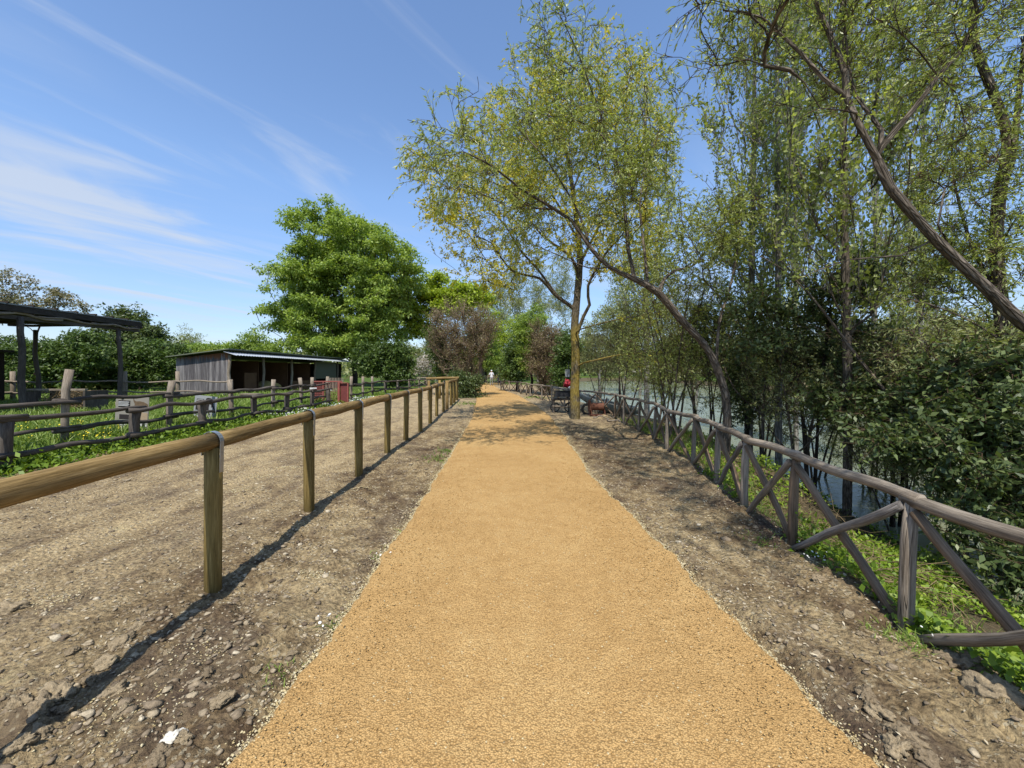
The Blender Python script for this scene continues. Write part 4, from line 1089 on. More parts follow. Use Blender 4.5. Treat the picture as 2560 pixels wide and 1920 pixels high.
def build_mid_trees():
    # broad green tree behind the shed
    d = 42
    base = np.array([(888 - 1280) / 1000 * d, d, 0.0])
    ells = EL(d, [(840, 650, 95, 80), (850, 565, 60, 45), (795, 585, 45, 40), (905, 590, 40, 45), (790, 700, 90, 55), (890, 690, 85, 80), (745, 760, 55, 45), (985, 640, 45, 55), (1010, 690, 35, 55), (810, 790, 90, 50), (740, 820, 45, 40), (840, 860, 95, 40), (930, 740, 50, 50), (980, 760, 40, 40), (900, 830, 60, 40), (715, 790, 28, 28), (790, 860, 70, 30), (735, 690, 30, 30), (930, 800, 45, 35), (965, 825, 35, 30), (960, 700, 60, 50)], rd=5.5)
    tuft_tree('broad_green_tree', 'big broad fresh green tree standing behind the long shed', None, 201, d, base, ells, 720, M['leaf_ash'], 145000, 0.25, 0.15, M['bark_dark'], 0.30,
              tuft=0.62, up=1.6, droop=0.5, trunk_top=base + [0.3, 0, 6], tip=0.025, slope=.5, flat=.42, shell=.4, tintf=lambda p: 0.08 + 0.1 * fbm(p[:, 0] * .5, p[:, 2] * .8, 2))
    d = 48
    tuft_tree('lime_green_tree', 'bright lime green tree lit by the sun behind the reddish brown shrub', None, 202, d, [P(1100, 960, d)[0], d, 0], EL(d, [(1040, 770, 55, 60), (1100, 730, 70, 30), (1170, 735, 50, 25), (1190, 760, 40, 30), (1050, 830, 40, 40), (1120, 770, 60, 40), (1085, 700, 40, 20)], rd=2.5), 170,
              M['leaf_lime'], 30000, 0.26, 0.20, M['bark_dark'], 0.16, tuft=0.6, up=1.2, tip=0.02)
    # reddish brown half-leafed shrubs by the path
    for i, (d, bx, ell, lab) in enumerate([
        (25.5, 1165, [(1160, 810, 88, 65), (1110, 840, 45, 60), (1200, 850, 45, 70), (1155, 900, 70, 60)], 'round reddish brown twiggy shrub left of the path where the rail fence ends'),
        (27.5, 1368, [(1370, 870, 45, 50), (1350, 910, 35, 50), (1395, 910, 30, 50)], 'reddish brown twiggy shrub behind the fence on the right of the path')]):
        b = np.array([(bx - 1280) / 1000 * d, d, 0.])
        L_ = []
        rs = np.random.RandomState(i)
        for k in range(9):
            tx = bx + rs.uniform(-70, 70) * (1 if i == 0 else .7); ty = rs.uniform(800, 880)
            st = b + [rs.uniform(-.35, .35), rs.uniform(-.3, .3), -.05]
            en = P(tx, ty, d + rs.uniform(-1, 1)); L_.append(([st, (st + en) / 2 + [rs.uniform(-.2, .2), 0, .2], en], .05, .012))
        near_tree('brown_shrub', lab, None, 210 + i, b, L_, EL(d, ell, rd=1.8), 330, M['twig_red'], M['leaf_brown'], dict(per=6, L=0.8, m=3, droop=-.05, up=0.5, spread=0.8, prob=0.9),
                  dict(k=4 if i == 0 else 5, L=0.10, Wd=0.06, along=0.5, droop=0.1, up=0.4, jit=.03), roots=list(range(9)), tip=0.014, thr=0.05, twmat=M['twig_red'], cat='shrub', grow=dict(wlen=.2, seg=.5, slope=.5))
    # greens round the far end of the path: (name, label, depth, base px, ells, n, leaf material, leaf size)
    G = [
        ('green_bush', 'dark green bush at the foot of the reddish brown shrub beside the path', 24.5, 1170, [(1168, 985, 30, 22), (1150, 950, 30, 30), (1180, 960, 20, 30)], 60, 'leaf_dark', 9000, .10),
        ('ivy_column', 'ivy covered stump tree left of the reddish brown shrub', 27, 1100, [(1100, 880, 20, 60), (1085, 850, 18, 30), (1110, 930, 16, 30)], 60, 'leaf_hedge', 9000, .13),
        ('green_bush', 'green evergreen bush behind the fence right of the two people', 33, 1292, [(1290, 900, 32, 50), (1310, 860, 28, 50), (1280, 930, 22, 25)], 90, 'leaf_hedge', 16000, .15),
        ('green_bush', 'green shrub filling the gap left of the lichen trunk', 24, 1420, [(1412, 900, 22, 60), (1425, 860, 18, 60), (1400, 940, 20, 25)], 70, 'leaf_hedge', 9000, .13),
        ('reed_clump', 'dark green and olive thicket left of the track beyond the shed', 34, 965, [(965, 905, 60, 35), (1000, 930, 30, 35), (930, 900, 40, 40), (990, 880, 35, 25)], 150, 'leaf_hedge', 26000, .20),
        ('blossom_tree', 'small pale tree in blossom beyond the end of the rail fence', 44, 1066, [(1066, 905, 20, 25), (1080, 930, 18, 20), (1055, 925, 12, 18)], 60, 'blossom', 6000, .14),
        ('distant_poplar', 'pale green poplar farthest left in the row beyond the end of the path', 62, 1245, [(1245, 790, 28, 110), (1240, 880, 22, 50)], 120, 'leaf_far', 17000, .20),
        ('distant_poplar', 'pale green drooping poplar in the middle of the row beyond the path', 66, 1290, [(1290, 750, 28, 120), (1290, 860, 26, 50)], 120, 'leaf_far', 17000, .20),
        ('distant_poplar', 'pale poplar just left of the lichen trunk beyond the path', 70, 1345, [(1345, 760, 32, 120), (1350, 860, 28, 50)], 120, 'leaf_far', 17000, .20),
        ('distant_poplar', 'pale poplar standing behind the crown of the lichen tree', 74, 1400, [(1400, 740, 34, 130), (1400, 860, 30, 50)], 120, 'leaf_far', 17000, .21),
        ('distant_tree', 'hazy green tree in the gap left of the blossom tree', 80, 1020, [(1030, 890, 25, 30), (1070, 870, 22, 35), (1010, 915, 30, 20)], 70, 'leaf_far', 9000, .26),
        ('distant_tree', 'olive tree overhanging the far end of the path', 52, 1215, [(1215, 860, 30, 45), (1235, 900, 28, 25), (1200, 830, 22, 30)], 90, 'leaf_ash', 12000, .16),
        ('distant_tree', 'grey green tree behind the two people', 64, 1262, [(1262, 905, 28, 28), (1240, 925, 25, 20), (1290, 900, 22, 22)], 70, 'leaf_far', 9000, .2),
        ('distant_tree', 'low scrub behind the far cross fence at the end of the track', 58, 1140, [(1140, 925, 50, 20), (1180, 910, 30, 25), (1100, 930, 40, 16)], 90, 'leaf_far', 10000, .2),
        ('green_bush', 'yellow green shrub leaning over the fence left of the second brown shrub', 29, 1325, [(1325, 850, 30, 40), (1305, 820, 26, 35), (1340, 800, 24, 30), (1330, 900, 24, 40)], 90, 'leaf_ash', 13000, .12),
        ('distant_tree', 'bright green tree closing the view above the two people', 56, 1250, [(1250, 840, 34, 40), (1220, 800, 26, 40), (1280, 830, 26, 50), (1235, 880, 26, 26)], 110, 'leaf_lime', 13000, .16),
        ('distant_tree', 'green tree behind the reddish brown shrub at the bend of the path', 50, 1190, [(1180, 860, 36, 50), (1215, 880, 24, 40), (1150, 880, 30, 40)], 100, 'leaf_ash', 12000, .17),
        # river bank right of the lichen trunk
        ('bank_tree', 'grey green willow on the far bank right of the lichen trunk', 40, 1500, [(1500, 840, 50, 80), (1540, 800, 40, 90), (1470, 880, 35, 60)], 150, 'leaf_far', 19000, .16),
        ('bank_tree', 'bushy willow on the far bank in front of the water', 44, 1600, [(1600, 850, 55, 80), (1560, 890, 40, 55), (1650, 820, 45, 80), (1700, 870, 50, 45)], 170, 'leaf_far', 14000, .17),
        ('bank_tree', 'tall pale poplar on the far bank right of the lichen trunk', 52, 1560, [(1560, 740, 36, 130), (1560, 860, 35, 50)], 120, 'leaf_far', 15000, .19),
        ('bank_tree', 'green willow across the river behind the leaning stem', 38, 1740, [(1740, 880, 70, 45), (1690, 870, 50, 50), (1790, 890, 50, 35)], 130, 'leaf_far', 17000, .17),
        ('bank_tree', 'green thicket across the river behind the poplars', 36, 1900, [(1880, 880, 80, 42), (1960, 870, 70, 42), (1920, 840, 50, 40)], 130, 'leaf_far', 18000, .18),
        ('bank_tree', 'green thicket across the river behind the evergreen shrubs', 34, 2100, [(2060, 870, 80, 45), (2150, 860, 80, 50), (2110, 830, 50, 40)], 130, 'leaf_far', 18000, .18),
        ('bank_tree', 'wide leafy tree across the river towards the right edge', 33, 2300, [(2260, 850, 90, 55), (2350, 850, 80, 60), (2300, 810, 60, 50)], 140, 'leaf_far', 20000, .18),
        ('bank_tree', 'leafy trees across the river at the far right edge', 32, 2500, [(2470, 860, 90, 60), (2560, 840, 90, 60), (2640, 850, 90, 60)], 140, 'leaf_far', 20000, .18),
        # left background
        ('dark_tree', 'dark green tree rising behind the corner of the open shelter', 33, 350, [(330, 850, 70, 60), (370, 870, 60, 50), (305, 800, 40, 30), (395, 900, 40, 60), (260, 860, 50, 50)], 220, 'leaf_dark', 26000, .22),
        ('thin_crowned_tree', 'thin brownish tree showing above the roof of the open shelter', 30, 90, [(40, 730, 60, 60), (110, 740, 30, 40), (150, 750, 30, 25), (10, 760, 50, 50), (200, 765, 12, 16)], 90, 'leaf_tan', 5500, .15),
        ('hedge_tree', 'leafy green tree under the shelter roof beside its front post', 27, 180, [(150, 890, 90, 50), (80, 900, 60, 50), (210, 870, 60, 45), (20, 900, 60, 60), (130, 940, 110, 35)], 240, 'leaf_hedge', 26000, .17),
        ('hedge_tree', 'leafy green tree between the shelter and the shed', 30, 420, [(300, 900, 80, 40), (400, 890, 60, 45), (340, 930, 110, 32), (430, 920, 50, 45), (260, 920, 60, 40)], 240, 'leaf_hedge', 26000, .18),
        ('distant_tree', 'low green tree showing just above the shed roof', 55, 500, [(480, 880, 50, 25), (540, 880, 50, 20), (450, 900, 50, 30), (600, 890, 50, 20)], 130, 'leaf_ash', 16000, .26),
        ('distant_tree', 'green tree against the left side of the big broad tree', 52, 640, [(640, 870, 35, 30), (600, 880, 30, 25), (670, 880, 30, 30), (640, 850, 15, 20)], 90, 'leaf_ash', 12000, .24),
        ('distant_poplar', 'single far poplar tip standing above the tree line left of the shed ridge', 110, 468, [(467, 850, 11, 26), (467, 880, 14, 20)], 60, 'leaf_far', 5000, .35),
    ]
    for i, (nm, lab, d, bx, ell, na, lm, nl, ls) in enumerate(G):
        x = (bx - 1280) / 1000 * d
        gz = float(ground_h(x, d, False))
        if gz < -0.9: gz = -1.0
        pop = 'poplar' in nm or 'poplar' in lab
        topz = EYE + (930 - min(e_[1] for e_ in ell)) / 1000 * d
        brk = M['bark_poplar'] if pop or lm == 'leaf_far' else M['bark_dark']
        if lm == 'blossom': brk = M['twig_tan']
        tuft_tree(nm, lab, None, 300 + i, d, [x, d, gz], EL(d, ell, rd=max(1.0, 30 * d / 1000)), na, M[lm], nl, ls, ls * (0.6 if lm != 'leaf_far' else 0.42), brk,
                  0.05 + 0.003 * d, tuft=0.012 * d, trunk_top=[x, d, gz + max(0.6, (topz - gz) * (0.6 if pop else 0.35))], cat='shrub' if 'bush' in nm or 'column' in nm or 'clump' in nm else 'tree',
                  slope=1.4 if pop else .5, tip=0.006 + 0.0002 * d, up=.9, flat=.9 if pop else .6, seg=.5)
    # pale stems among the far trees
    for i, (px, d, w, top, lab) in enumerate([(1205, 52, 7, 860, 'pale thin trunk left of the two people'), (1200, 47, 8, 880, 'dark trunk beside the pale thin trunk'), (1213, 56, 6, 850, 'second pale thin trunk close to the first')]):
        x = (px - 1280) / 1000 * d; mb = MB(); rg = random.Random(i)
        mb.tube(wobbly((x, d, -.1), (x + .15, d, EYE + (930 - top) / 1000 * d), 7, .06, rg), [w / 2000 * d * k for k in (1.2, 1, .95, .9, .85, .75, .6)], 8, i, .05)
        e = empty('bare_trunk', (x, d, 0), lab, 'tree'); mb.build('trunk', M['bark_poplar'] if i != 1 else M['bark_dark'], e, True)
    # far woodland along the horizon: one mass
    rs = np.random.RandomState(77); C = []
    def band(x0, x1, y0, y1, n, hz, sp):
        x = rs.uniform(x0, x1, n); y = rs.uniform(y0, y1, n)
        for a_, b_ in zip(x, y):
            h = hz * rs.uniform(0.6, 1.15); k = 120
            v = norm(rs.normal(size=(k, 3))) * rs.rand(k, 1) ** .4 * np.array([sp, sp, h / 2]); C.append(v + [a_, b_, h / 2])
    band(-130, -30, 70, 120, 90, 6, 4); band(-30, 14, 92, 125, 60, 7, 3.5); band(14, 90, 128, 150, 70, 11, 5); band(38, 75, 30, 110, 60, 7, 4); band(-60, -32, 30, 60, 50, 4.0, 2.5)
    c = np.concatenate(C); c[:, 2] = np.maximum(c[:, 2] + ground_h(c[:, 0], c[:, 1], False), .1); n = len(c)
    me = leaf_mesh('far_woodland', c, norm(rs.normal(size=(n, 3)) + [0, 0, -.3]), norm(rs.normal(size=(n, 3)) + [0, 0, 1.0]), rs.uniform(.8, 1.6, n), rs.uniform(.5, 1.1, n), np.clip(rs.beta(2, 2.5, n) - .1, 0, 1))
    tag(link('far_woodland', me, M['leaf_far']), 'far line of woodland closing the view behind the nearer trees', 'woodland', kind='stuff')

def build_ground_plants():
    rs = np.random.RandomState(5)
    # meadow grass at the left
    def blades(name, x, y, hgt, w, mat, lean=.35, z=None):
        n = len(x); a = rs.uniform(0, 6.28, n)
        z = ground_h(x, y, True) - .01 if z is None else z
        b = np.stack([x, y, z], 1); sd = np.stack([np.cos(a), np.sin(a), 0 * a], 1)
        l = rs.normal(size=(n, 2)) * lean
        mid = b + np.stack([l[:, 0] * hgt * .25, l[:, 1] * hgt * .25, hgt * .55], 1)
        tp = b + np.stack([l[:, 0] * hgt, l[:, 1] * hgt, hgt * (1 - .3 * np.abs(l).sum(1).clip(0, 1))], 1)
        W_ = w[:, None]
        V = np.stack([b - sd * W_, b + sd * W_, mid + sd * W_ * .8, mid - sd * W_ * .8, mid - sd * W_ * .8, mid + sd * W_ * .8, tp + sd * W_ * .08, tp - sd * W_ * .08], 1).reshape(-1, 3)
        t = np.clip(np.repeat(rs.beta(2, 2.4, n) + .25 * fbm(x * .9, y * .9, 2), 2), 0, 1)
        return mesh_quads(name, V, np.arange(len(V)).reshape(-1, 4), tint=t)
    n = 52000
    y = 4 + 26 * rs.beta(1.0, 1.7, n); x = -8.0 - (0.2 + y * 0.75 + 2) * rs.rand(n) ** 1.15 - .0
    k = rs.rand(n) < (0.55 + 1.2 * (fbm(x * .8, y * .8, 3) + .2)); x, y = x[k], y[k]; n = len(x)
    hg = (0.16 + 0.30 * rs.beta(2, 2, n)) * (0.45 + .55 * sstep(-8.1, -9.0, x)) + .06 * fbm(x, y, 2)
    tag(link('meadow_grass', blades('meadow_grass', x, y, hg, 0.004 + .0010 * y, M['grass']), M['grass']), 'tall fresh green grass inside the fenced paddock on the left', 'grass', kind='stuff')
    # leafy weeds creeping at the foot of the left fence
    n = 16000; y = 3.5 + 22 * rs.beta(1, 1.8, n); x = -7.95 + rs.normal(0, .32, n) + .18 * fbm(y * 1.2, y * 0, 2)
    z = ground_h(x, y) + np.abs(rs.normal(0, .07, n)); pos = np.stack([x, y, z], 1)
    me = leaf_mesh('fence_weeds', pos, norm(rs.normal(size=(n, 3)) + [0, 0, .2]), norm(rs.normal(size=(n, 3)) * .6 + [0, 0, 1.2]), rs.uniform(.05, .12, n), rs.uniform(.03, .07, n), rs.beta(2, 3, n) * .8)
    tag(link('fence_weeds', me, M['weed']), 'low leafy weeds creeping along the foot of the left pole fence', 'weeds', kind='stuff')
    # yellow and white flowers
    def flowers(name, x, y, z, s, mat, lab, cat='flowers', tilt=.5):
        n = len(x); V = []
        th = np.arange(6) / 6 * 2 * math.pi
        nr = norm(rs.normal(size=(n, 3)) * tilt + [0, -.5, 1.0]); a = norm(np.cross(nr, [0.2, 1, .1])); b = np.cross(nr, a)
        ring = np.stack([x, y, z], 1)[:, None, :] + (a[:, None, :] * np.cos(th)[None, :, None] + b[:, None, :] * np.sin(th)[None, :, None]) * s[:, None, None] * (1 + .25 * rs.uniform(-1, 1, (n, 6, 1)))
        me = mesh_quads(name, ring.reshape(-1, 3), np.arange(n * 6).reshape(-1, 6), tint=rs.rand(n))
        tag(link(name, me, mat), lab, cat, kind='stuff')
    yel = mat_tint('yellow_petal', [(0, (0.75, 0.55, 0.02)), (1, (0.85, 0.72, 0.08))], .6, .1)
    whi = mat_tint('white_petal', [(0, (0.62, 0.62, 0.58)), (1, (0.84, 0.84, 0.80))], .7, .1)
    n = 240; pxs = np.concatenate([rs.normal(215, 45, n // 2), rs.uniform(20, 330, n - n // 2)]); d = np.concatenate([rs.normal(8.9, .5, n // 2), rs.uniform(7.6, 10.5, n - n // 2)])
    x = (pxs - 1280) / 1000 * d; x = np.minimum(x, -8.15); flowers('yellow_flowers', x, d, ground_h(x, d) + rs.uniform(.12, .30, n), rs.uniform(.009, .016, n), yel, 'small yellow meadow flowers in the grass behind the left pole fence')
    n = 5200; d = np.concatenate([rs.uniform(13.2, 17.5, n // 2), rs.uniform(16.5, 24, n - n // 2)]); x = -8.05 + rs.normal(0, .30, n) + .15 * fbm(d * 1.5, d * 0, 2)
    k = rs.rand(n) < sstep(-.25, .1, fbm(d * .9, x * .9 + 4, 2)); x, d = x[k], d[k]; n = len(x)
    flowers('white_flowers', x, d, ground_h(x, d) + rs.uniform(.02, .12, n), rs.uniform(.016, .034, n), whi, 'white flowers massed along the foot of the fence by the red gate')
    sp = []
    for (px, py, r, k) in [(2035, 1410, .05, 14), (2325, 1632, .05, 4), (830, 1562, .03, 7), (950, 1400, .05, 3), (2020, 1390, .06, 6), (1750, 1180, .05, 6)]:
        d0 = 1550 / (py - 930)
        for _ in range(k):
            sp.append(((px - 1280) / 1000 * d0 + rs.normal(0, r), d0 + rs.normal(0, r)))
    sp = np.array(sp); x, d = sp[:, 0], sp[:, 1]
    flowers('daisies', x, d, ground_h(x, d) + rs.uniform(.03, .10, len(x)), rs.uniform(.005, .009, len(x)), whi, 'scattered white daisies at the edges of the bare soil')
    # ground cover on the river bank
    n = 60000; y = 1.2 + 11 * rs.beta(1, 1.7, n); w = np.where(y < 6, 2.9, 3.4); x = fence_x(y) + .02 + w * rs.beta(1.1, 1.6, n)
    k = (rs.rand(n) < sstep(-.35, .02, fbm(x * 1.5, y * 1.5, 3)) * np.where(y > 6.2, .30, 1.0)) & (x < shore_x(y) - .05); x, y = x[k], y[k]; n = len(x)
    # clumped rosettes
    m = n // 9; cx = x[:m]; cy = y[:m]; id_ = rs.randint(0, m, n)
    x = cx[id_] + rs.normal(0, .05, n); y = cy[id_] + rs.normal(0, .05, n)
    z = ground_h(x, y, False) + .01 + np.abs(rs.normal(0, .05, n)) + .14 * sstep(0, .5, fbm(x * 2, y * 2, 2) + .15) * rs.rand(n)
    me = leaf_mesh('bank_weeds', np.stack([x, y, z], 1), norm(rs.normal(size=(n, 3)) + [0, 0, .1]), norm(rs.normal(size=(n, 3)) * .55 + [0, -.2, 1.2]), rs.uniform(.025, .065, n), rs.uniform(.018, .045, n), np.clip(rs.beta(2, 2.2, n) + .3 * fbm(x * 1.4 + 5, y * 1.4, 2), 0, 1))
    tag(link('bank_weeds', me, M['weed']), 'bright green leafy ground cover on the river bank below the right fence', 'ground cover', kind='stuff')
    n = 5000; y = 1.3 + 12 * rs.beta(1, 1.5, n); x = fence_x(y) + .05 + 1.6 * rs.beta(1, 1.8, n)
    tag(link('bank_grass', blades('bank_grass', x, y, rs.uniform(.05, .2, n), 0.0016 + .0006 * y, M['grass'], .6, ground_h(x, y, False)), M['grass']), 'thin grass growing between the weeds on the river bank', 'grass', kind='stuff')
    # little tufts on the verges
    xs, ys = [], []
    for (px, py, r, k) in [(1120, 1130, .10, 120), (1090, 1150, .12, 110), (960, 1390, .05, 60), (845, 1565, .04, 70), (1010, 1330, .04, 40), (700, 1690, .05, 40), (1170, 1010, .5, 240), (2290, 1630, .07, 160), (2230, 1590, .06, 90), (1900, 1350, .08, 70), (1340, 995, .35, 240), (2080, 1440, .05, 60)]:
        d0 = 1550 / (py - 930); xs.append((px - 1280) / 1000 * d0 + rs.normal(0, r, k)); ys.append(d0 + rs.normal(0, r, k))
    x, y = np.concatenate(xs), np.concatenate(ys); n = len(x)
    tag(link('verge_tufts', blades('verge_tufts', x, y, rs.uniform(.02, .06, n) + .002 * y, 0.002 + .0007 * y, M['grass'], .8), M['grass']), 'small tufts of green sprouting on the bare verges', 'grass', kind='stuff')
    # seedlings sprouting between fence posts
    for i, (px, py, s, lab) in enumerate([(2040, 1330, .34, 'young leafy seedling growing beside the second right fence post'), (2290, 1570, .14, 'leafy seedling at the foot of the nearest right fence post'), (2090, 1300, .26, 'leafy seedling right of the second fence post on the bank')]):
        d = (3.45, 2.35, 3.7)[i]; x0 = (px - 1280) / 1000 * d; g0 = float(ground_h(x0, d, False))
        e = empty('seedling', (x0, d, g0), lab, 'plant'); k = 9; T = []
        for j in range(k):
            a_ = rs.uniform(0, 6.28); l = s * rs.uniform(.6, 1.1); q = [np.array([x0 + rs.normal(0, .02), d + rs.normal(0, .02), g0])]
            for _ in range(3): q.append(q[-1] + np.array([math.cos(a_) * .35, math.sin(a_) * .35, 1]) * l / 3.4)
            T.append(np.stack(q))
        T = np.stack(T); twig_mesh('stem', T, .004, M['twig'], e)
        link('leaves', leaf_mesh('leaves', *twig_leaves(rs, T, 13, .055, .032, along=.2, droop=.1, up=1.4, start=.25)), M['weed'], e)
    # dead sticks heaped behind the fence
    n = 420; y = rs.uniform(3.4, 6.2, n); x = fence_x(y) + rs.uniform(.25, 1.5, n); z = ground_h(x, y, False) + rs.uniform(.02, .22, n)
    o_ = np.stack([x, y, z], 1); dv = norm(rs.normal(size=(n, 3)) * [1, 1, .25]) * rs.uniform(.2, .8, (n, 1))
    T = np.stack([o_, o_ + dv * .35 + rs.normal(size=(n, 3)) * .02, o_ + dv * .7 + rs.normal(size=(n, 3)) * .03, o_ + dv], 1)
    tag(twig_mesh('dead_sticks', T, .005, M['twig_tan'], None), 'dead dry sticks heaped on the bank behind the right fence', 'sticks', kind='stuff')
# ---------------------------------------------------------------- fences
def build_rail_fence():
    rg = random.Random(3)
    strap = mat_plain('galvanised_strap', (0.42, 0.46, 0.50), 0.35, 0.5, 0.7, .2, 20)
    def rail_h(y): return 1.05 + 0.055 * min(max(y, 0), 20) / 20
    F = empty('rail_fence', (-2.1, 0, 0), 'new round timber rail fence with one top rail left of the orange path', 'fence')
    ps = [(-1.98, -1.8), (-2.03, -0.2), (-2.08, 1.30), (-2.135, 2.86), (-2.27, 4.47), (-2.285, 5.96), (-2.36, 7.6), (-2.39, 9.05), (-2.40, 10.45), (-2.46, 12.05), (-2.63, 14.0), (-2.68, 15.6)]
    for i, (x, y) in enumerate(ps):
        if i == 2: continue     # first rail bay runs past the lens: posts stand 1.5 m apart only from the next on
        g = float(ground_h(x, y, False)); h = rail_h(y) - 0.045
        mb = MB(); tl = rg.uniform(-.015, .015)
        r = 0.058
        mb.tube([(x + tl, y, g - .3), (x + tl * .6, y, g + .25), (x, y, g + .7), (x, y, h)], [r * .93, r * .97, r, r], 10, i, .02)
        mb.build('post', M['new_post'], F, True)
    joints = [-2, 0, 1, 3, 4, 5, 6, 7, 8, 9, 10, 11]
    seq = [(x, y) for i, (x, y) in enumerate(ps) if i != 2]
    for i in range(len(seq) - 1):
        (x0, y0), (x1, y1) = seq[i], seq[i + 1]
        z0, z1 = rail_h(y0), rail_h(y1); r = 0.062 + rg.uniform(-.004, .004)
        n = 9; P_ = wobbly((x0, y0 + .002, z0), (x1, y1 - .002, z1), n, .006, rg)
        if i == len(seq) - 2: P_[-1].y += 0.12
        mb = MB(); mb.tube(P_, [r * (1 - .07 * k / n) for k in range(n)], 16, i + 30, .02)
        mb.build('rail', M['new_wood'], F, True)
    for i, (x, y) in enumerate(seq):
        if y < 0: continue
        z = rail_h(y); mb = MB(); w = .036; r = .068; yy = y - .01
        prof = [(x - .064, z - .10)] + [(x + r * math.cos(t), z + r * math.sin(t)) for t in [math.pi - k * math.pi / 10 for k in range(11)]] + [(x + .064, z - .22)]
        for k in range(len(prof) - 1):
            (ax, az), (bx, bz) = prof[k], prof[k + 1]
            dx, dz = bx - ax, bz - az; l = math.hypot(dx, dz); nx, nz = -dz / l * .003, dx / l * .003
            q = [(ax, yy - w / 2, az), (bx, yy - w / 2, bz), (bx, yy + w / 2, bz), (ax, yy + w / 2, az)]
            q2 = [(p[0] + nx, p[1], p[2] + nz) for p in q]
            mb.add(q + q2, [(0, 3, 2, 1), (4, 5, 6, 7), (0, 1, 5, 4), (2, 3, 7, 6), (1, 2, 6, 5), (0, 4, 7, 3)])
        mb.build('strap', strap, F)
    # second run ahead with a corner turning left
    G = empty('rail_fence', (-2.75, 16.5, 0), 'short newer rail fence ahead of the long one turning left at its far corner', 'fence')
    ps = [(-2.68, 16.5), (-2.83, 18.6), (-2.9, 20.1), (-3.02, 22.0)]
    for i, (x, y) in enumerate(ps + [(-4.55, 21.9), (-4.2, 23.2)]):
        mb = MB(); mb.tube([(x, y, -.3), (x, y, .6), (x, y, 1.08 if i != 0 else 1.2)], .07, 10, i, .02); mb.build('post', M['new_wood' if i in (0, 4) else 'new_post'], G, True)
    mb = MB(); mb.tube(wobbly((-2.68, 16.45, 1.12), (-3.02, 22.05, 1.15), 10, .01, rg), .06, 14, 5, .02); mb.build('rail', M['new_wood'], G, True)
    mb = MB(); mb.tube(wobbly((-2.92, 22.0, 1.24), (-4.70, 21.9, 1.20), 8, .01, rg), .065, 14, 6, .02); mb.build('rail', M['new_wood'], G, True)

def build_cross_fence():
    rg = random.Random(9)
    F = empty('brace_fence', (2.3, 0, 0), 'weathered grey pole fence with crossed braces along the river side of the path', 'fence')
    ps = [(2.05, -0.95), (2.12, 0.15), (2.25, 1.25), (2.36, 2.39), (2.5, 3.56), (2.61, 4.5), (2.82, 5.5), (3.06, 6.74), (3.0, 7.75), (3.24, 9.08), (3.30, 10.4), (3.27, 11.7), (3.4, 13.2), (3.08, 14.6), (2.72, 16.2), (2.35, 17.9), (1.97, 19.8), (1.63, 21.9), (1.1, 24.2), (.95, 26.4), (.62, 28.4), (.42, 30.4), (-.2, 31.6), (-.68, 33), (-.95, 34.2)]
    H = .80
    tops = []
    for i, (x, y) in enumerate(ps):
        g = float(ground_h(x, y, False)); g = max(g, -.05)
        lx = rg.uniform(-.04, .06); tops.append(Vector((x + .03, y, H + rg.uniform(-.015, .02))))
        mb = MB(); r = .039
        mb.tube([(x - lx * .3, y, g - .25), (x, y, .25), (x + .01, y, .55), (x + .03, y, H - .035)], [r * 1.05, r, r * .98, r * .9], 9, i, .06)
        mb.build('post', M['brown_wood' if i in (4, 12) else 'grey_wood'], F, True)
    for i in range(len(tops) - 1):
        a, b = tops[i], tops[i + 1]; d = (b - a).normalized()
        mb = MB(); mb.tube(wobbly(a - d * .06 + Vector((0, 0, .012)), b + d * .05 - Vector((0, 0, .008)), 9, .009, rg), [.036 + .003 * (k / 8) * rg.uniform(.6, 1.2) for k in range(9)], 11, i + 60, .06)
        mb.build('rail', M['grey_wood'], F, True)
    for i in range(len(ps) - 1):
        (x0, y0), (x1, y1) = ps[i], ps[i + 1]
        L = math.hypot(x1 - x0, y1 - y0); dx, dy = (x1 - x0) / L, (y1 - y0) / L; sx, sy = dy, -dx
        if y0 > 12 and i % 2 and i > 16: pass
        o = .035
        a = Vector((x0 - sx * .015 + dx * .02, y0 - sy * .015 + dy * .02, H - .05)); b = Vector((x1 - sx * o - dx * .10, y1 - sy * o - dy * .10, .0 + rg.uniform(-.04, .03)))
        a2 = Vector((x1 + sx * .02 - dx * .03, y1 + sy * .02 - dy * .03, H - .08)); b2 = Vector((x0 + sx * .03 + dx * .10, y0 + sy * .03 + dy * .10, .02 + rg.uniform(-.05, .03)))
        mb = MB(); mb.tube(wobbly(a, b, 8, .009, rg), [.029 * rg.uniform(.9, 1.1) for _ in range(8)], 9, i + 90, .07); mb.build('brace', M['blue_wood' if i in (3, 5) else 'grey_wood'], F, True)
        mb = MB(); mb.tube(wobbly(a2, b2, 8, .009, rg), [.031 * rg.uniform(.9, 1.1) for _ in range(8)], 9, i + 140, .07); mb.build('brace', M['brown_wood'], F, True)

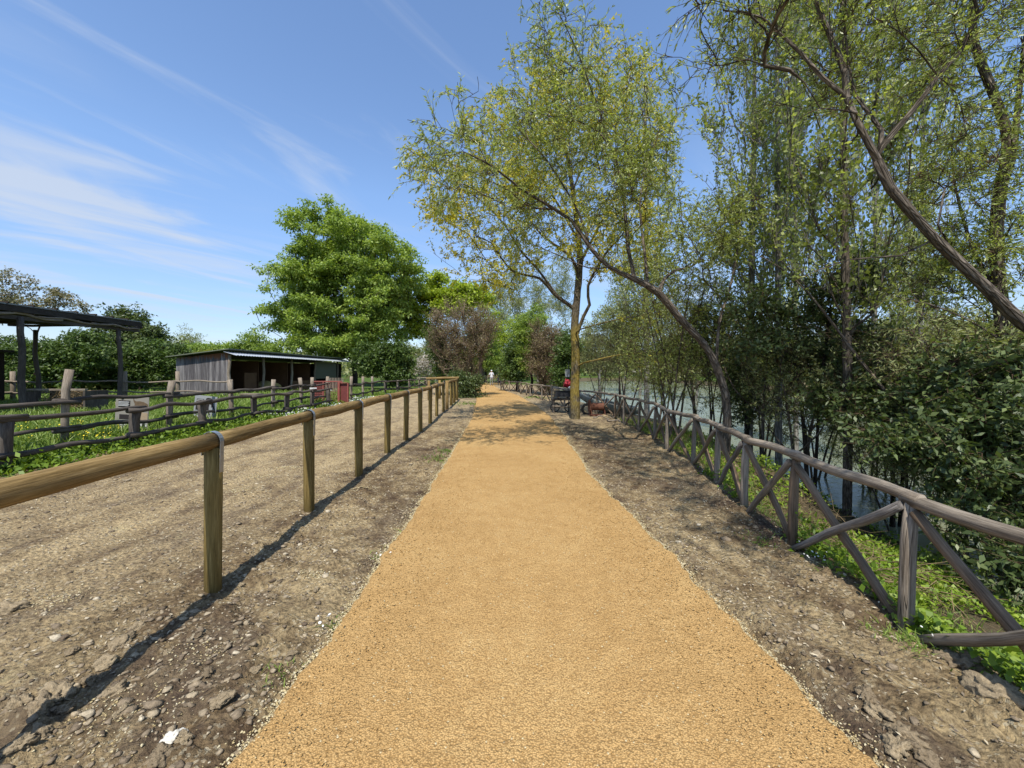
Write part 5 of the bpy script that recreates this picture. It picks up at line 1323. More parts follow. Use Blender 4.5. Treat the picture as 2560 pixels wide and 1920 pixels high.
def build_left_fences():
    rg = random.Random(14)
    F = empty('pole_fence', (-7.95, 4, 0), 'low rustic dark pole fence nearest the dirt track on the left', 'fence')
    def run(F, ps, heights, rails, rr=.045, pr=.07, mat='dark_wood', lap=.22, lean=.03, hmat=None, stand=.075):
        for i, ((x, y), h) in enumerate(zip(ps, heights)):
            g = float(ground_h(x, y, False)); mb = MB(); l = rg.uniform(-lean, lean)
            mb.tube([(x, y, g - .2), (x + l * .3, y, g + h * .4), (x + l * .6, y, g + h * .75), (x + l, y + l, g + h)], [pr * .9, pr * .95, pr, pr * 1.05], 9, i + 5, .09)
            mb.build('post', M[hmat or mat], F, True)
        for rz in rails:
            for i in range(len(ps) - 1):
                a = Vector((ps[i][0] + stand * (1 if i % 2 else .6), ps[i][1], rz + rg.uniform(-.04, .04))); b = Vector((ps[i + 1][0] + stand * (1 if i % 2 else .6), ps[i + 1][1], rz + rg.uniform(-.04, .04)))
                d = (b - a).normalized(); mb = MB(); ra = rr * rg.uniform(.85, 1.15)
                mb.tube(wobbly(a - d * lap, b + d * lap, 11, .035, rg), [ra * (1.05 - .25 * k / 10) * rg.uniform(.93, 1.07) for k in range(11)], 9, i * 7 + int(rz * 50), .08)
                mb.build('rail', M[mat], F, True)
    ps = [(-7.75, 2.0), (-7.8, 4.1), (-7.85, 6.2), (-7.85, 8.3), (-7.97, 10.3), (-8.05, 12.5), (-7.95, 14.1), (-7.95, 15.9), (-8.08, 17.6)]
    run(F, ps, [.78] * 9, [.80, .24], rr=.052, pr=.085)
    mb = MB()
    F2 = empty('pole_fence', (-8.9, 5, 0), 'taller pole fence with pale post tops just behind the low one, posters fixed to it', 'fence')
    ps = [(-9.0, 3.6), (-8.95, 5.8), (-8.9, 7.95), (-8.88, 10.35), (-8.9, 12.7), (-8.9, 14.9), (-8.95, 17.0), (-8.95, 17.9), (-9.0, 19.4)]
    run(F2, ps, [1.35, 1.35, 1.60, 1.32, 1.30, 1.27, 1.30, 1.31, 1.33], [.95, .42], rr=.045, pr=.07, hmat='grey_wood', lean=.08)
    F3 = empty('pole_fence', (-8, 20, 0), 'pole fence continuing beyond the red gate towards the thicket', 'fence')
    ps = [(-8.05, 20.0), (-8.35, 22.4), (-8.55, 24.5), (-8.5, 26.8), (-8.35, 29.2), (-8.1, 31.6), (-7.9, 34), (-7.9, 37)]
    run(F3, ps, [1.33, 1.30, 1.28, .95, .95, .95, 1.0, 1.0], [.92, .40], rr=.05, pr=.07, hmat='grey_wood')
    F4 = empty('pole_fence', (-16, 18.9, 0), 'thin rail fence crossing the paddock in front of the dark hedge and the shed', 'fence')
    ps = [(-26.2, 18.9), (-23.6, 18.9), (-21.0, 18.9), (-18.3, 18.9), (-15.8, 18.9), (-13.3, 18.9)]
    for i, (x, y) in enumerate(ps):
        mb = MB(); mb.tube([(x, y, -.2), (x + .02, y, .8), (x, y, 1.58 if i < 5 else 1.2)], [.085, .09, .09], 8, i, .08); mb.build('post', M['grey_wood'], F4, True)
    for rz in (1.10, .60):
        for i in range(5):
            mb = MB(); mb.tube(wobbly((ps[i][0] - .15, 18.8, rz + rg.uniform(-.05, .05)), (ps[i + 1][0] + .15, 18.8, rz + rg.uniform(-.05, .05)), 9, .04, rg), .038, 7, i, .07); mb.build('rail', M['grey_wood'], F4, True)
    # far cross fence where the track ends
    for (ax, ay, bx, by, lab) in [(-9.5, 39, -5.2, 38.4, 'far rail fence closing the end of the dirt track'), (-4.4, 50.5, -1.0, 49.5, 'far brace fence closing the end of the orange path behind the people')]:
        F5 = empty('far_fence', (ax, ay, 0), lab, 'fence'); n = 4
        for i in range(n):
            t = i / (n - 1); x, y = ax + (bx - ax) * t, ay + (by - ay) * t
            mb = MB(); mb.tube([(x, y, -.1), (x, y, 1.0)], .06, 7, i, .05); mb.build('post', M['grey_wood'], F5, True)
            if i < n - 1:
                x2, y2 = ax + (bx - ax) * (i + 1) / (n - 1), ay + (by - ay) * (i + 1) / (n - 1)
                mb = MB(); mb.tube([(x, y - .07, 1.0), (x2, y2 - .07, 1.0)], .05, 7, i); mb.build('rail', M['grey_wood'], F5, True)
                mb = MB(); mb.tube([(x, y - .1, .1), (x2, y2 - .1, .9)], .035, 6, i); mb.build('brace', M['grey_wood'], F5, True)
                mb = MB(); mb.tube([(x, y + .1, .9), (x2, y2 + .1, .1)], .035, 6, i); mb.build('brace', M['grey_wood'], F5, True)
    mb = MB(); mb.tube([(-4.6, 48.6, .1), (-1.2, 48.3, .1)], .14, 9, 2, .04)
    tag(mb.build('border_log', M['new_wood'], None, True), 'pale log laid across the far end of the orange path', 'log')
    # picket row behind the gate
    pf = empty('picket_fence', (-13.5, 27, 0), 'small row of pickets in front of the far end of the shed', 'fence')
    for i in range(12):
        x = -12.3 + i * .10; mb = MB(); mb.box((x, 26.5, .62), (.045, .02, 1.1)); mb.build('picket', M['grey_wood'], pf)
    mb = MB(); mb.box((-11.75, 26.53, .95), (1.2, .03, .06)); mb.build('rail', M['grey_wood'], pf)

def build_gate():
    red = mat_plain('faded_red_paint', (0.30, 0.085, 0.065), .55, .3, 0, .3, 6)
    redd = mat_plain('dark_red_board', (0.17, 0.045, 0.04), .7, .2, 0, .35, 9)
    G = empty('red_gate', (-8.8, 18.8, 0), 'faded red metal gate with mesh between the pole fences', 'gate')
    def bx(nm, c, d, m=red, rot=None): MB().box(c, d, rot).build(nm, m, G)
    z0, z1 = .12, 1.10
    x0, x1, y = -9.55, -8.12, 19.1
    bx('frame_bar', ((x0 + x1) / 2, y, z1), (x1 - x0, .05, .05)); bx('frame_bar', ((x0 + x1) / 2, y, z0), (x1 - x0 - .1, .05, .05))
    for x in (x0, (x0 * .62 + x1 * .38), x1): bx('frame_bar', (x, y, (z0 + z1) / 2), (.05, .054, z1 - z0 - .052))
    wire = mat_plain('red_wire', (0.24, 0.09, 0.07), .6, .3)
    mb = MB(); k = x0 + .1
    while k < x1 - .03: mb.bar((k, y, z0), (k, y, z1), .010, .010, (0, 1, 0)); k += .10
    z = z0 + .1
    while z < z1: mb.bar((x0, y + .012, z), (x1, y + .012, z), .010, .010); z += .1
    tag(mb.build('mesh_wire', wire, G), kind='stuff')
    bx('board', (x0 + .32, y + .05, .62), (.46, .03, .9), redd)
    W_ = empty('red_gate_post', (-7.85, 18.6, 0), 'red painted channel shaped gate post and panel right of the mesh gate', 'gate post')
    MB().box((-8.02, 18.55, .54), (.09, .10, 1.08)).build('post', red, W_)
    MB().box((-7.80, 18.62, .52), (.34, .03, 1.0)).build('panel', redd, W_)
    MB().box((-7.60, 18.55, .52), (.05, .10, 1.04)).build('edge', red, W_)
    MB().box((-7.81, 18.56, 1.05), (.37, .08, .03)).build('cap', red, W_)
    wh = mat_plain('white_sign', (0.72, 0.72, 0.70), .5, .3)
    for (px, py, d, w, h, lab) in [(783, 971, 17.3, .30, .07, 'white strip sign on the pole fence left of the red gate'), (826, 974, 18.4, .12, .07, 'small white plate on the fence beside the red gate')]:
        p = P(px, py, d); o = MB().box(p, (w, .012, h)).build('white_plate', wh); tag(o, lab, 'sign')

def build_posters():
    board = mat_plain('poster_board', (0.27, 0.245, 0.20), .6, .3, 0, .06, 3)
    boardw = mat_plain('poster_board_pale', (0.32, 0.33, 0.325), .5, .3, 0, .05, 3)
    dk = mat_plain('poster_dark_print', (0.030, 0.024, 0.022), .6, .2)
    wt = mat_plain('poster_white_print', (0.60, 0.60, 0.57), .6, .2)
    br = mat_plain('poster_brown_print', (0.14, 0.095, 0.055), .6, .2, 0, .5, 12)
    tn = mat_plain('poster_tan_print', (0.36, 0.27, 0.17), .6, .2, 0, .3, 12)
    def poster(lab, pc, d, w, h, tilt, mat, prints):
        c = P(*pc, d); E = empty('poster', tuple(c), lab, 'poster'); R = Matrix.Rotation(tilt, 3, 'Y')
        MB().box((0, 0, 0), (w, .012, h)).build('board', mat)
        def put(o):
            o.parent = E; o.matrix_parent_inverse.identity()
        b = COL.objects[-1]; put(b)
        k = 0
        for (nm, m, poly) in prints:
            k += 1; yy = -.0072 - .0014 * k
            v = [((u - .5) * w, yy, (.5 - v_) * h) for u, v_ in poly]; n = len(v)
            v2 = [(a_, -.0061, b_) for a_, yy_, b_ in v]
            mb = MB(); mb.add(v + v2, [list(range(n))[::-1]] + [(i, (i + 1) % n, n + (i + 1) % n, n + i) for i in range(n)])
            put(mb.build(nm, m))
        E.rotation_euler = (0, tilt, math.radians(0))
        return E
    def R_(x0, y0, x1, y1): return [(x0, y0), (x1, y0), (x1, y1), (x0, y1)]
    lines = lambda x0, x1, y0, n, s: [('text_line', wt, R_(x0, y0 + i * s, x1 - (.02 if i % 2 else 0), y0 + i * s + .013)) for i in range(n)]
    goat = [(.53, .03), (.56, .10), (.62, .13), (.72, .12), (.85, .14), (.97, .20), (.98, .26), (.86, .29), (.72, .30), (.66, .36), (.60, .37), (.57, .30), (.58, .20), (.54, .13)]
    lo = [(.60, .52), (.80, .44), (.98, .46), (.98, .66), (.86, .72), (.68, .66), (.60, .60)]
    poster('beige poster with an animal head and dark text boxes hung on the left pole fence', (330, 1035), 9.9, .82, .86, math.radians(3), board,
           [('text_box', dk, R_(.08, .12, .44, .31)), ('text_box', dk, R_(.13, .52, .46, .66)), ('picture', tn, lo), ('picture', br, goat), ('white_band', wt, R_(.14, .72, .97, .84)), ('small_picture', dk, R_(.84, .75, .90, .83)), ('small_picture', wt, R_(.14, .87, .32, .97)), ('small_picture', dk, [(.16, .88), (.22, .90), (.21, .95), (.16, .94)]), ('small_picture', dk, [(.26, .89), (.31, .88), (.30, .93)]), ('emblem', dk, [(.15, .02), (.20, .05), (.25, .02), (.24, .07), (.20, .09), (.16, .07)])] + lines(.10, .42, .155, 4, .035))
    cow = [(.52, .10), (.60, .07), (.74, .08), (.80, .14), (.84, .20), (.88, .38), (.99, .66), (.95, .67), (.82, .42), (.78, .46), (.76, .34), (.68, .32), (.66, .48), (.70, .68), (.76, .76), (.70, .77), (.62, .66), (.58, .78), (.52, .78), (.55, .60), (.50, .44), (.52, .34), (.50, .26), (.53, .20), (.50, .16)]
    spot = [(.70, .14), (.77, .18), (.76, .28), (.70, .26)]
    poster('pale poster with a dark horned animal silhouette tied to the left pole fence', (513, 1020), 11.8, .66, .72, math.radians(6), boardw,
           [('text_box', dk, R_(.10, .14, .42, .32)), ('text_box', dk, R_(.08, .38, .34, .60)), ('picture', dk, cow), ('picture', wt, spot), ('white_band', wt, R_(.05, .84, .95, .96)), ('small_picture', dk, R_(.80, .86, .86, .93)), ('small_picture', tn, R_(.10, .86, .22, .94))] + lines(.12, .40, .17, 3, .045))
    # frame leg of the first poster
    mb = MB(); mb.tube([P(292, 1005, 10.0), P(300, 1085, 10.0)], .03, 7, 3, .05); tag(mb.build('poster_stake', M['grey_wood'], None, True), 'grey stake holding the left edge of the beige poster', 'stake')

# ---------------------------------------------------------------- buildings
def mat_planks(name):
    """weathered boards: silver grey with rust brown run-off below the eave"""
    N = NT(name); o = N.tex(); s = N.n('ShaderNodeSeparateXYZ'); N.l(o, s.inputs[0])
    g = N.noise(N.mapping(o, (30, 30, 1.2)), 1, 6, .6, .2); b = N.noise(N.mapping(o, (5.5, 5.5, .25)), 1, 3)
    c = N.ramp(g, [(.3, (.10, .095, .095)), (.5, (.23, .215, .21)), (.7, (.38, .36, .35))])
    c = N.mix(N.mr(b, .40, .62), N.mix(1.0, c, (.45, .44, .46), 'MULTIPLY'), c)
    st = N.noise(N.mapping(o, (9, 9, .1)), 1, 3)
    hgt = N.math('ADD', s.outputs[2], N.math('MULTIPLY', N.math('SUBTRACT', st, .5), 1.6))
    c = N.mix(N.mr(hgt, 2.25, 2.55), c, (.20, .085, .04))
    return N.done(N.pbsdf(c, .85, .15, N.bump(g, .5, .01)))
def build_shed():
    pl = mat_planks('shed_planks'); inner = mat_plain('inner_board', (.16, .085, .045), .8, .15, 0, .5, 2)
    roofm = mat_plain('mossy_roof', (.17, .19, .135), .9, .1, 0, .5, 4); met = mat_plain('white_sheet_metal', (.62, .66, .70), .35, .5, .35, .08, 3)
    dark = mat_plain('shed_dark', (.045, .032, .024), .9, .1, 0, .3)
    E = empty('long_shed', (-17, 24, 0), 'long open fronted wooden shed with a grey plank gable and a white metal eave', 'shed')
    x0, x1, y0, y1 = -20.15, -17.0, 24.0, 40.0
    rg = random.Random(4); n = 18; w = (x1 - x0) / n
    for i in range(n):
        cx = x0 + w * (i + .5); h = 2.38 + (cx - x0) / (x1 - x0) * .36
        mb = MB(); jz = rg.uniform(-.01, .01); yy = y0 + rg.uniform(-.008, .008)
        t = w * .5 * .965; dh = w / (x1 - x0) * .36 * .5
        v = [(cx - t, yy, .02), (cx + t, yy, .02), (cx + t, yy, h + dh), (cx - t, yy, h - dh)]; v += [(a_, b_ + .03, c_) for a_, b_, c_ in v]
        mb.add(v, [(0, 1, 2, 3), (5, 4, 7, 6), (1, 5, 6, 2), (4, 0, 3, 7), (3, 2, 6, 7), (0, 4, 5, 1)]); mb.build('plank', pl, E)
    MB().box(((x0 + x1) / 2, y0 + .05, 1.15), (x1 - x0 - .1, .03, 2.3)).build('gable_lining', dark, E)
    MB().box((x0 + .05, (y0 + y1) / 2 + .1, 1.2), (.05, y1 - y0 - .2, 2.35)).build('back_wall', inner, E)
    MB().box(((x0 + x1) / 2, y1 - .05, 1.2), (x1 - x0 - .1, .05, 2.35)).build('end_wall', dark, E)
    # roof as separate sheets along its length
    zA, zB = 2.40, 2.88; xa, xb = x0 - .35, x1 + .25
    m = 12
    for i in range(m):
        ya, yb = y0 - .35 + (y1 - y0 + .6) * i / m, y0 - .35 + (y1 - y0 + .6) * (i + 1) / m - .02; jz = rg.uniform(0, .025)
        v = [(xa, ya, zA + jz), (xb, ya, zB + jz), (xb, yb, zB + jz), (xa, yb, zA + jz)]; v += [(a_, b_, c_ + .05) for a_, b_, c_ in v]
        mb = MB(); mb.add(v, [(3, 2, 1, 0), (4, 5, 6, 7), (0, 1, 5, 4), (1, 2, 6, 5), (2, 3, 7, 6), (3, 0, 4, 7)]); mb.build('roof_sheet', roofm, E)
    # pale corrugated eave along the front
    mb = MB(); k = 130; v = []; f = []
    for i in range(k + 1):
        y = y0 - .3 + (y1 - y0 + 1.2) * i / k; z = .018 * (1 if i % 2 else -1)
        v += [(x1 - .1, y, zB - .10 + z), (x1 + .68, y, zB - .33 + z)]
        if i: b = 2 * i; f.append((b - 2, b - 1, b + 1, b))
    mb.add(v, f); o = mb.build('eave_sheet', met, E); sm = o.modifiers.new('thickness', 'SOLIDIFY'); sm.thickness = .012
    MB().bar((x1 + .05, y0, zB - .24), (x1 + .05, y1, zB - .24), .1, .12).build('beam', M['dark_wood'], E)
    for i, y in enumerate([24.06, 27.3, 30.8, 34.5, 38.9]):
        mb = MB(); mb.tube(wobbly((x1, y, -.1), (x1 + .02, y, zB - .28), 6, .05, rg), .085, 9, i, .07); mb.build('post', M['grey_wood'], E, True)
    for y in (27.6, 31.2, 34.6):
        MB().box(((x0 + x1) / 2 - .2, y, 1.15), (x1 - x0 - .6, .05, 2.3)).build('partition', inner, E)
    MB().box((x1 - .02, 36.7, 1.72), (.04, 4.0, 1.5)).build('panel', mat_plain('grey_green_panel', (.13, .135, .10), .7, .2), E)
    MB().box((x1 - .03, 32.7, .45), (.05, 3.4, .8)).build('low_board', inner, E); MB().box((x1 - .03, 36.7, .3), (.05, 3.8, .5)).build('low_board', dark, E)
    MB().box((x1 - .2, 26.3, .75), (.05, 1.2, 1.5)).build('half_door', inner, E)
    hay = mat_plain('hay', (.42, .33, .12), .95, .05, 0, .4, 25)
    v, f = ico2(2); nr = v * (1 + .35 * vnoise(v[:, 0] * 3 + 4, v[:, 1] * 3 + v[:, 2] * 2))[:, None] * [.8, 1.1, .45]
    o = link('hay_heap', mesh_quads('hay_heap', nr + [-17.9, 29.3, .45], f), hay); tag(o, 'yellow hay heap lying inside the open shed', 'hay')

def build_shelter():
    E = empty('open_shelter', (-17, 13.6, 0), 'open pole shelter with a dark flat roof at the far left edge', 'shelter')
    rg = random.Random(8); xe = -16.9
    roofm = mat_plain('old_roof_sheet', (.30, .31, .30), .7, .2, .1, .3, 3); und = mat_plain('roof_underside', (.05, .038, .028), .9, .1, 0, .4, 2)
    for i, (x, y) in enumerate([(-16.72, 13.6), (-17.43, 17.7), (-21.0, 13.6), (-21.2, 17.8), (-16.3, 9.4)]):
        mb = MB(); r = .092 if i == 0 else .085
        mb.tube(wobbly((x + .12, y, -.2), (x, y, 3.42), 8, .04, rg), [r * 1.15, r * 1.1, r * 1.0, r, r * .95, r * .95, r * .9, r * .95], 10, i, .05); mb.build('post', M['dark_wood'], E, True)
    # edge beam follows the posts
    a, b = Vector((-16.02, 9.0, 3.52)), Vector((-17.62, 18.9, 3.72)); d = (b - a).normalized(); s = Vector((-d.y, d.x, 0))
    MB().bar(a + Vector((.10, 0, .06)), b + Vector((.10, 0, .06)), .07, .20).build('fascia', M['beam'], E)
    MB().bar(a + Vector((-.05, 0, -.22)), b + Vector((-.05, 0, -.22)), .13, .14).build('beam', M['dark_wood'], E)
    n = 12
    for i in range(n):
        t0, t1 = i / n, (i + 1) / n - .006; p0, p1 = a.lerp(b, t0), a.lerp(b, t1); q0, q1 = p0 + s * 5.4 + Vector((0, 0, .0)), p1 + s * 5.4
        v = [p0 + Vector((.16, 0, .17)), q0 + Vector((0, 0, .20)), q1 + Vector((0, 0, .20)), p1 + Vector((.16, 0, .17))]; v += [p + Vector((0, 0, .04)) for p in v]
        mb = MB(); mb.add(v, [(0, 1, 2, 3), (7, 6, 5, 4), (4, 5, 1, 0), (5, 6, 2, 1), (6, 7, 3, 2), (7, 4, 0, 3)]); mb.build('roof_sheet', roofm, E)
        mb = MB(); mb.bar(p0 + Vector((.17, 0, .235)), q0 + Vector((0, 0, .265)), .05, .06); mb.build('roof_seam', und, E)
    for i in range(9):
        t = i / 8; p = a.lerp(b, t); q = p + s * 5.2
        mb = MB(); mb.tube(wobbly(p + Vector((.06, .1, -.06)), q + Vector((0, 0, -.04)), 7, .05, rg), .055, 8, i, .1); mb.build('rafter', M['dark_wood'], E, True)
    # crooked poles lashed under the edge
    for i in range(4):
        t = (.05, .36, .52, .74)[i]; p = a.lerp(b, t); q = a.lerp(b, t + .25)
        mb = MB(); mb.tube(wobbly(p + Vector((.06, 0, -.12)), q + Vector((.08, 0, -.14)), 9, .06, rg), .045, 8, i, .12); mb.build('lashed_pole', M['grey_wood'], E, True)
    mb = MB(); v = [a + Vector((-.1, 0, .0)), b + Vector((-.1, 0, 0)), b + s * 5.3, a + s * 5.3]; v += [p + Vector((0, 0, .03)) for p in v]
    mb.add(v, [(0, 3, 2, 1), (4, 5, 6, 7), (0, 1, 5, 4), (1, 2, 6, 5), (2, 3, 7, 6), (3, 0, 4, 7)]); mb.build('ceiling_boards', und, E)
    # second low structure in the shade behind and the brush filled rack
    B = empty('dark_hut', (-22, 15, 0), 'dark timber hut in the shade under the open shelter at the left edge', 'hut')
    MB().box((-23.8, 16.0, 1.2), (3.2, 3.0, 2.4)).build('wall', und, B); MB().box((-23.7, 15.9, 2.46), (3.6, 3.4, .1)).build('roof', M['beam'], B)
    for i in range(8): MB().box((-25.2 + i * .4, 14.47, 1.2), (.36, .04, 2.38)).build('plank', M['dark_wood'], B)
    H = empty('brush_rack', (-16.5, 14.2, 0), 'low wooden rack packed with dry brushwood under the open shelter', 'rack')
    X0, X1, y, z1 = -17.2, -15.05, 14.1, .93
    for x in (X0, X0 + .42, X1): MB().box((x, y, .45), (.07, .07, .9)).build('post', M['dark_wood'], H)
    MB().box(((X0 + X1) / 2, y, z1), (X1 - X0 + .1, .1, .06)).build('top_rail', M['grey_wood'], H); MB().box(((X0 + X1) / 2 + .2, y + .01, .08), (X1 - X0 - .3, .06, .06)).build('bottom_rail', M['dark_wood'], H)
    MB().box(((X0 + X1) / 2, y + .8, .45), (X1 - X0, .04, .86)).build('back_board', und, H)
    MB().box((X1, y + .4, .45), (.05, .78, .86)).build('side_board', M['dark_wood'], H); MB().box((X0 + .21, y + .02, .45), (.34, .03, .84)).build('front_board', M['dark_wood'], H)
    rs = np.random.RandomState(3); n = 260; o_ = np.stack([rs.uniform(X0 + .5, X1 - .1, n), rs.uniform(y + .06, y + .5, n), rs.uniform(.1, .85, n)], 1); dv = norm(rs.normal(size=(n, 3)) * [1, .15, .35]) * rs.uniform(.15, .4, (n, 1))
    T = np.stack([o_ - dv, o_ + rs.normal(size=(n, 3)) * .03, o_ + dv], 1); T[..., 2] = np.clip(T[..., 2], .05, .88); T[..., 0] = np.clip(T[..., 0], X0 + .45, X1 - .05)
    tag(twig_mesh('brushwood', T, .012, M['twig_tan'], H), kind='stuff')
    # trough by the shed
    Tt = empty('trough', (-12.6, 19.5, 0), 'low trough table standing in the grass in front of the shed opening', 'trough')
    c = P(628, 985, 19.5); MB().box(c, (.9, .45, .05)).build('top', M['grey_wood'], Tt); MB().box(c - [0, 0, .12], (.8, .38, .18)).build('basin', und, Tt)
    for sx in (-.36, .36): MB().box((c[0] + sx, c[1], c[2] / 2 - .1), (.07, .3, c[2] - .2)).build('leg', M['dark_wood'], Tt)

# ---------------------------------------------------------------- things by the lichen trunk
def build_clutter():
    blk = mat_plain('black_steel', (.025, .025, .028), .45, .4, .3, .3); grey = mat_plain('dark_tarp', (.07, .075, .08), .45, .4, 0, .3, 6)
    red = mat_plain('red_plastic', (.55, .02, .04), .35, .5, 0, .08); wh = mat_plain('notice_white', (.42, .44, .44), .6, .3, 0, .1)
    x, y = 1.93, 15.4
    C = empty('work_cart', (x, y, 0), 'dark cart with a grey lid and wooden shelf parked behind the lichen trunk', 'cart')
    MB().box((x - .02, y, .50), (.78, .5, .06)).build('shelf', M['dark_wood'], C); MB().box((x + .02, y, .72), (.66, .44, .22), None, .88).build('box', blk, C)
    R = Matrix.Rotation(math.radians(10), 3, 'Y'); MB().box((x - .02, y - .02, .90), (.68, .48, .05), R).build('lid', grey, C)
    for sx in (-.34, .34):
        for sy in (-.2, .2): MB().tube([(x + sx, y + sy, 0), (x + sx, y + sy, .48)], .025, 7).build('leg', M['grey_wood'], C)
    MB().tube([(x - .4, y - .28, .26), (x + .4, y - .28, .22)], .03, 8, 2).build('handle', M['grey_wood'], C)
    for sx in (-.25, .3):
        mb = MB(); n = 16
        for k in range(n):
            a0, a1 = 2 * math.pi * k / n, 2 * math.pi * (k + 1) / n
            mb.bar((x + sx + .17 * math.cos(a0), y + .25, .17 + .17 * math.sin(a0)), (x + sx + .17 * math.cos(a1), y + .25, .17 + .17 * math.sin(a1)), .04, .05, (0, 1, 0))
        mb.bar((x + sx - .15, y + .25, .17), (x + sx + .15, y + .25, .17), .02, .02); mb.bar((x + sx, y + .25, .02), (x + sx, y + .25, .32), .02, .02, (0, 1, 0)); mb.build('wheel', blk, C)
    cr = empty('red_crate', (x + .24, y - .05, .95), 'red plastic crate tipped on top of the dark cart', 'crate')
    Rr = Matrix.Rotation(math.radians(14), 3, 'Y') @ Matrix.Rotation(math.radians(-28), 3, 'X'); cc = Vector((x + .28, y - .05, 1.08))
    for nm, c_, d_ in [('base', (0, 0, -.09), (.42, .30, .015)), ('side', (0, -.145, 0), (.42, .012, .18)), ('side', (0, .145, 0), (.42, .012, .18)), ('side', (-.204, 0, 0), (.012, .28, .18)), ('side', (.204, 0, 0), (.012, .28, .18)), ('rim', (0, -.155, .09), (.46, .02, .02))]:
        MB().box(cc + Rr @ Vector(c_), d_, Rr).build(nm, red, cr)
    s = empty('notice_board', (x + .22, y + .5, 0), 'small white notice on a thin post above the red crate', 'sign')
    MB().tube([(x + .32, y + .5, 0), (x + .32, y + .5, 1.95)], .018, 7).build('post', blk, s); MB().box((x + .27, y + .47, 1.50), (.17, .012, .30)).build('plate', wh, s)
    for k in range(4): MB().box((x + .27, y + .4625, 1.58 - k * .045), (.12, .003, .008)).build('text_line', blk, s)
    MB().tube([(x + .4, y - .3, .94), (x + .41, y - .3, 1.0)], .04, 9)
    tag(MB().tube([(x + .22, y - .22, .93), (x + .30, y - .22, 1.0)], [.045, .03], 9).build('white_cup', mat_plain('cup_white', (.75, .75, .72), .4, .4)), 'small white cup lying on the lid of the dark cart', 'cup')
    # pale boat hauled out behind the fence
    bm = mat_plain('boat_grey', (.22, .25, .22), .6, .3, 0, .25, 5); rim = mat_plain('boat_rim', (.62, .58, .48), .6, .3, 0, .15, 5)
    Bt = empty('rowing_boat', (3.9, 16.2, 0), 'old pale grey rowing boat drawn up behind the fence next to the lichen trunk', 'boat')
    st = Vector((2.75, 15.9, .62)); en = Vector((4.75, 14.9, .12)); n = 12; V = []; F = []; m = 7
    ax = (en - st); L = ax.length; ax.normalize(); sd = Vector((-ax.y, ax.x, 0)).normalized(); upv = ax.cross(sd) * -1
    if upv.z < 0: upv = -upv
    rl, rr_ = [], []
    for i in range(n + 1):
        t = i / n; wd = .42 * (math.sin(math.pi * min(1, .12 + t * .9)) ** .6); dp = .36 * (.55 + .45 * math.sin(math.pi * t)); sheer = .10 * (2 * t - 1) ** 2
        for j in range(m):
            a_ = math.pi * j / (m - 1); V.append(tuple(st + ax * L * t + sd * wd * math.cos(a_) + upv * (sheer - dp * math.sin(a_))))
        rl.append(V[-m]); rr_.append(V[-1])
        if i:
            for j in range(m - 1): b = i * m + j; F.append((b - m, b - m + 1, b + 1, b))
    mb = MB(); mb.add(V, F); o = mb.build('hull', bm, Bt, True); o.modifiers.new('thickness', 'SOLIDIFY').thickness = .03
    MB().tube(rl, .028, 7).build('gunwale', rim, Bt, True); MB().tube(rr_, .028, 7).build('gunwale', rim, Bt, True)
    for t in (.1, .45, .75): c_ = st + ax * L * t + upv * .02; MB().bar(c_ - sd * .3, c_ + sd * .3, .03, .2, tuple(upv)).build('thwart', rim, Bt)
    # rusty winch in front of it
    rust = mat_plain('rust', (.16, .07, .045), .85, .2, .2, .5, 14); wx, wy = 3.0, 14.0
    Wn = empty('rusty_winch', (wx, wy, 0), 'rusty brown winch with drum and gear standing inside the fence by the boat', 'winch')
    MB().tube([(wx - .22, wy, .34), (wx + .2, wy, .34)], .13, 14, 1, .02).build('drum', rust, Wn)
    for sx in (-.24, .22):
        MB().box((wx + sx, wy, .22), (.03, .36, .44), None, .5).build('side_plate', rust, Wn)
    mb = MB()
    for k in range(18):
        a_ = k / 18 * 6.283; mb.box((wx - .29, wy + .19 * math.cos(a_), .34 + .19 * math.sin(a_)), (.035, .05, .075))
    mb.tube([(wx - .30, wy, .34), (wx - .275, wy, .34)], .18, 18); mb.build('gear', rust, Wn)
    MB().bar((wx + .24, wy, .34), (wx + .3, wy - .1, .66), .03, .03).build('crank', rust, Wn)
    MB().box((wx, wy, .04), (.62, .42, .05)).build('base', rust, Wn)
    tire = mat_plain('old_rubber', (.02, .02, .02), .8, .2)
    mb = MB(); n = 18
    for k in range(n):
        a0, a1 = 2 * math.pi * k / n, 2 * math.pi * (k + 1) / n; mb.bar((2.72 + .17 * math.cos(a0), 14.5, .2 + .17 * math.sin(a0)), (2.72 + .17 * math.cos(a1), 14.5, .2 + .17 * math.sin(a1)), .08, .07, (0, 1, 0))
    tag(mb.build('old_tyre', tire), 'small old black tyre standing between the lichen trunk and the rusty winch', 'tyre')
    # fallen branches on the verge
    rg = random.Random(2)
    for i, (a, b, lab) in enumerate([((3.0, 12.6, .05), (3.45, 11.6, .05), 'crooked fallen branch on the soil near the rusty winch'), ((2.7, 13.3, .04), (3.3, 12.9, .10), 'short pale fallen branch behind the crooked one')]):
        mb = MB(); mb.tube(wobbly(a, b, 8, .06, rg), [.025 - .002 * k for k in range(8)], 7, i, .1); tag(mb.build('fallen_branch', M['grey_wood'], None, True), lab, 'branch')

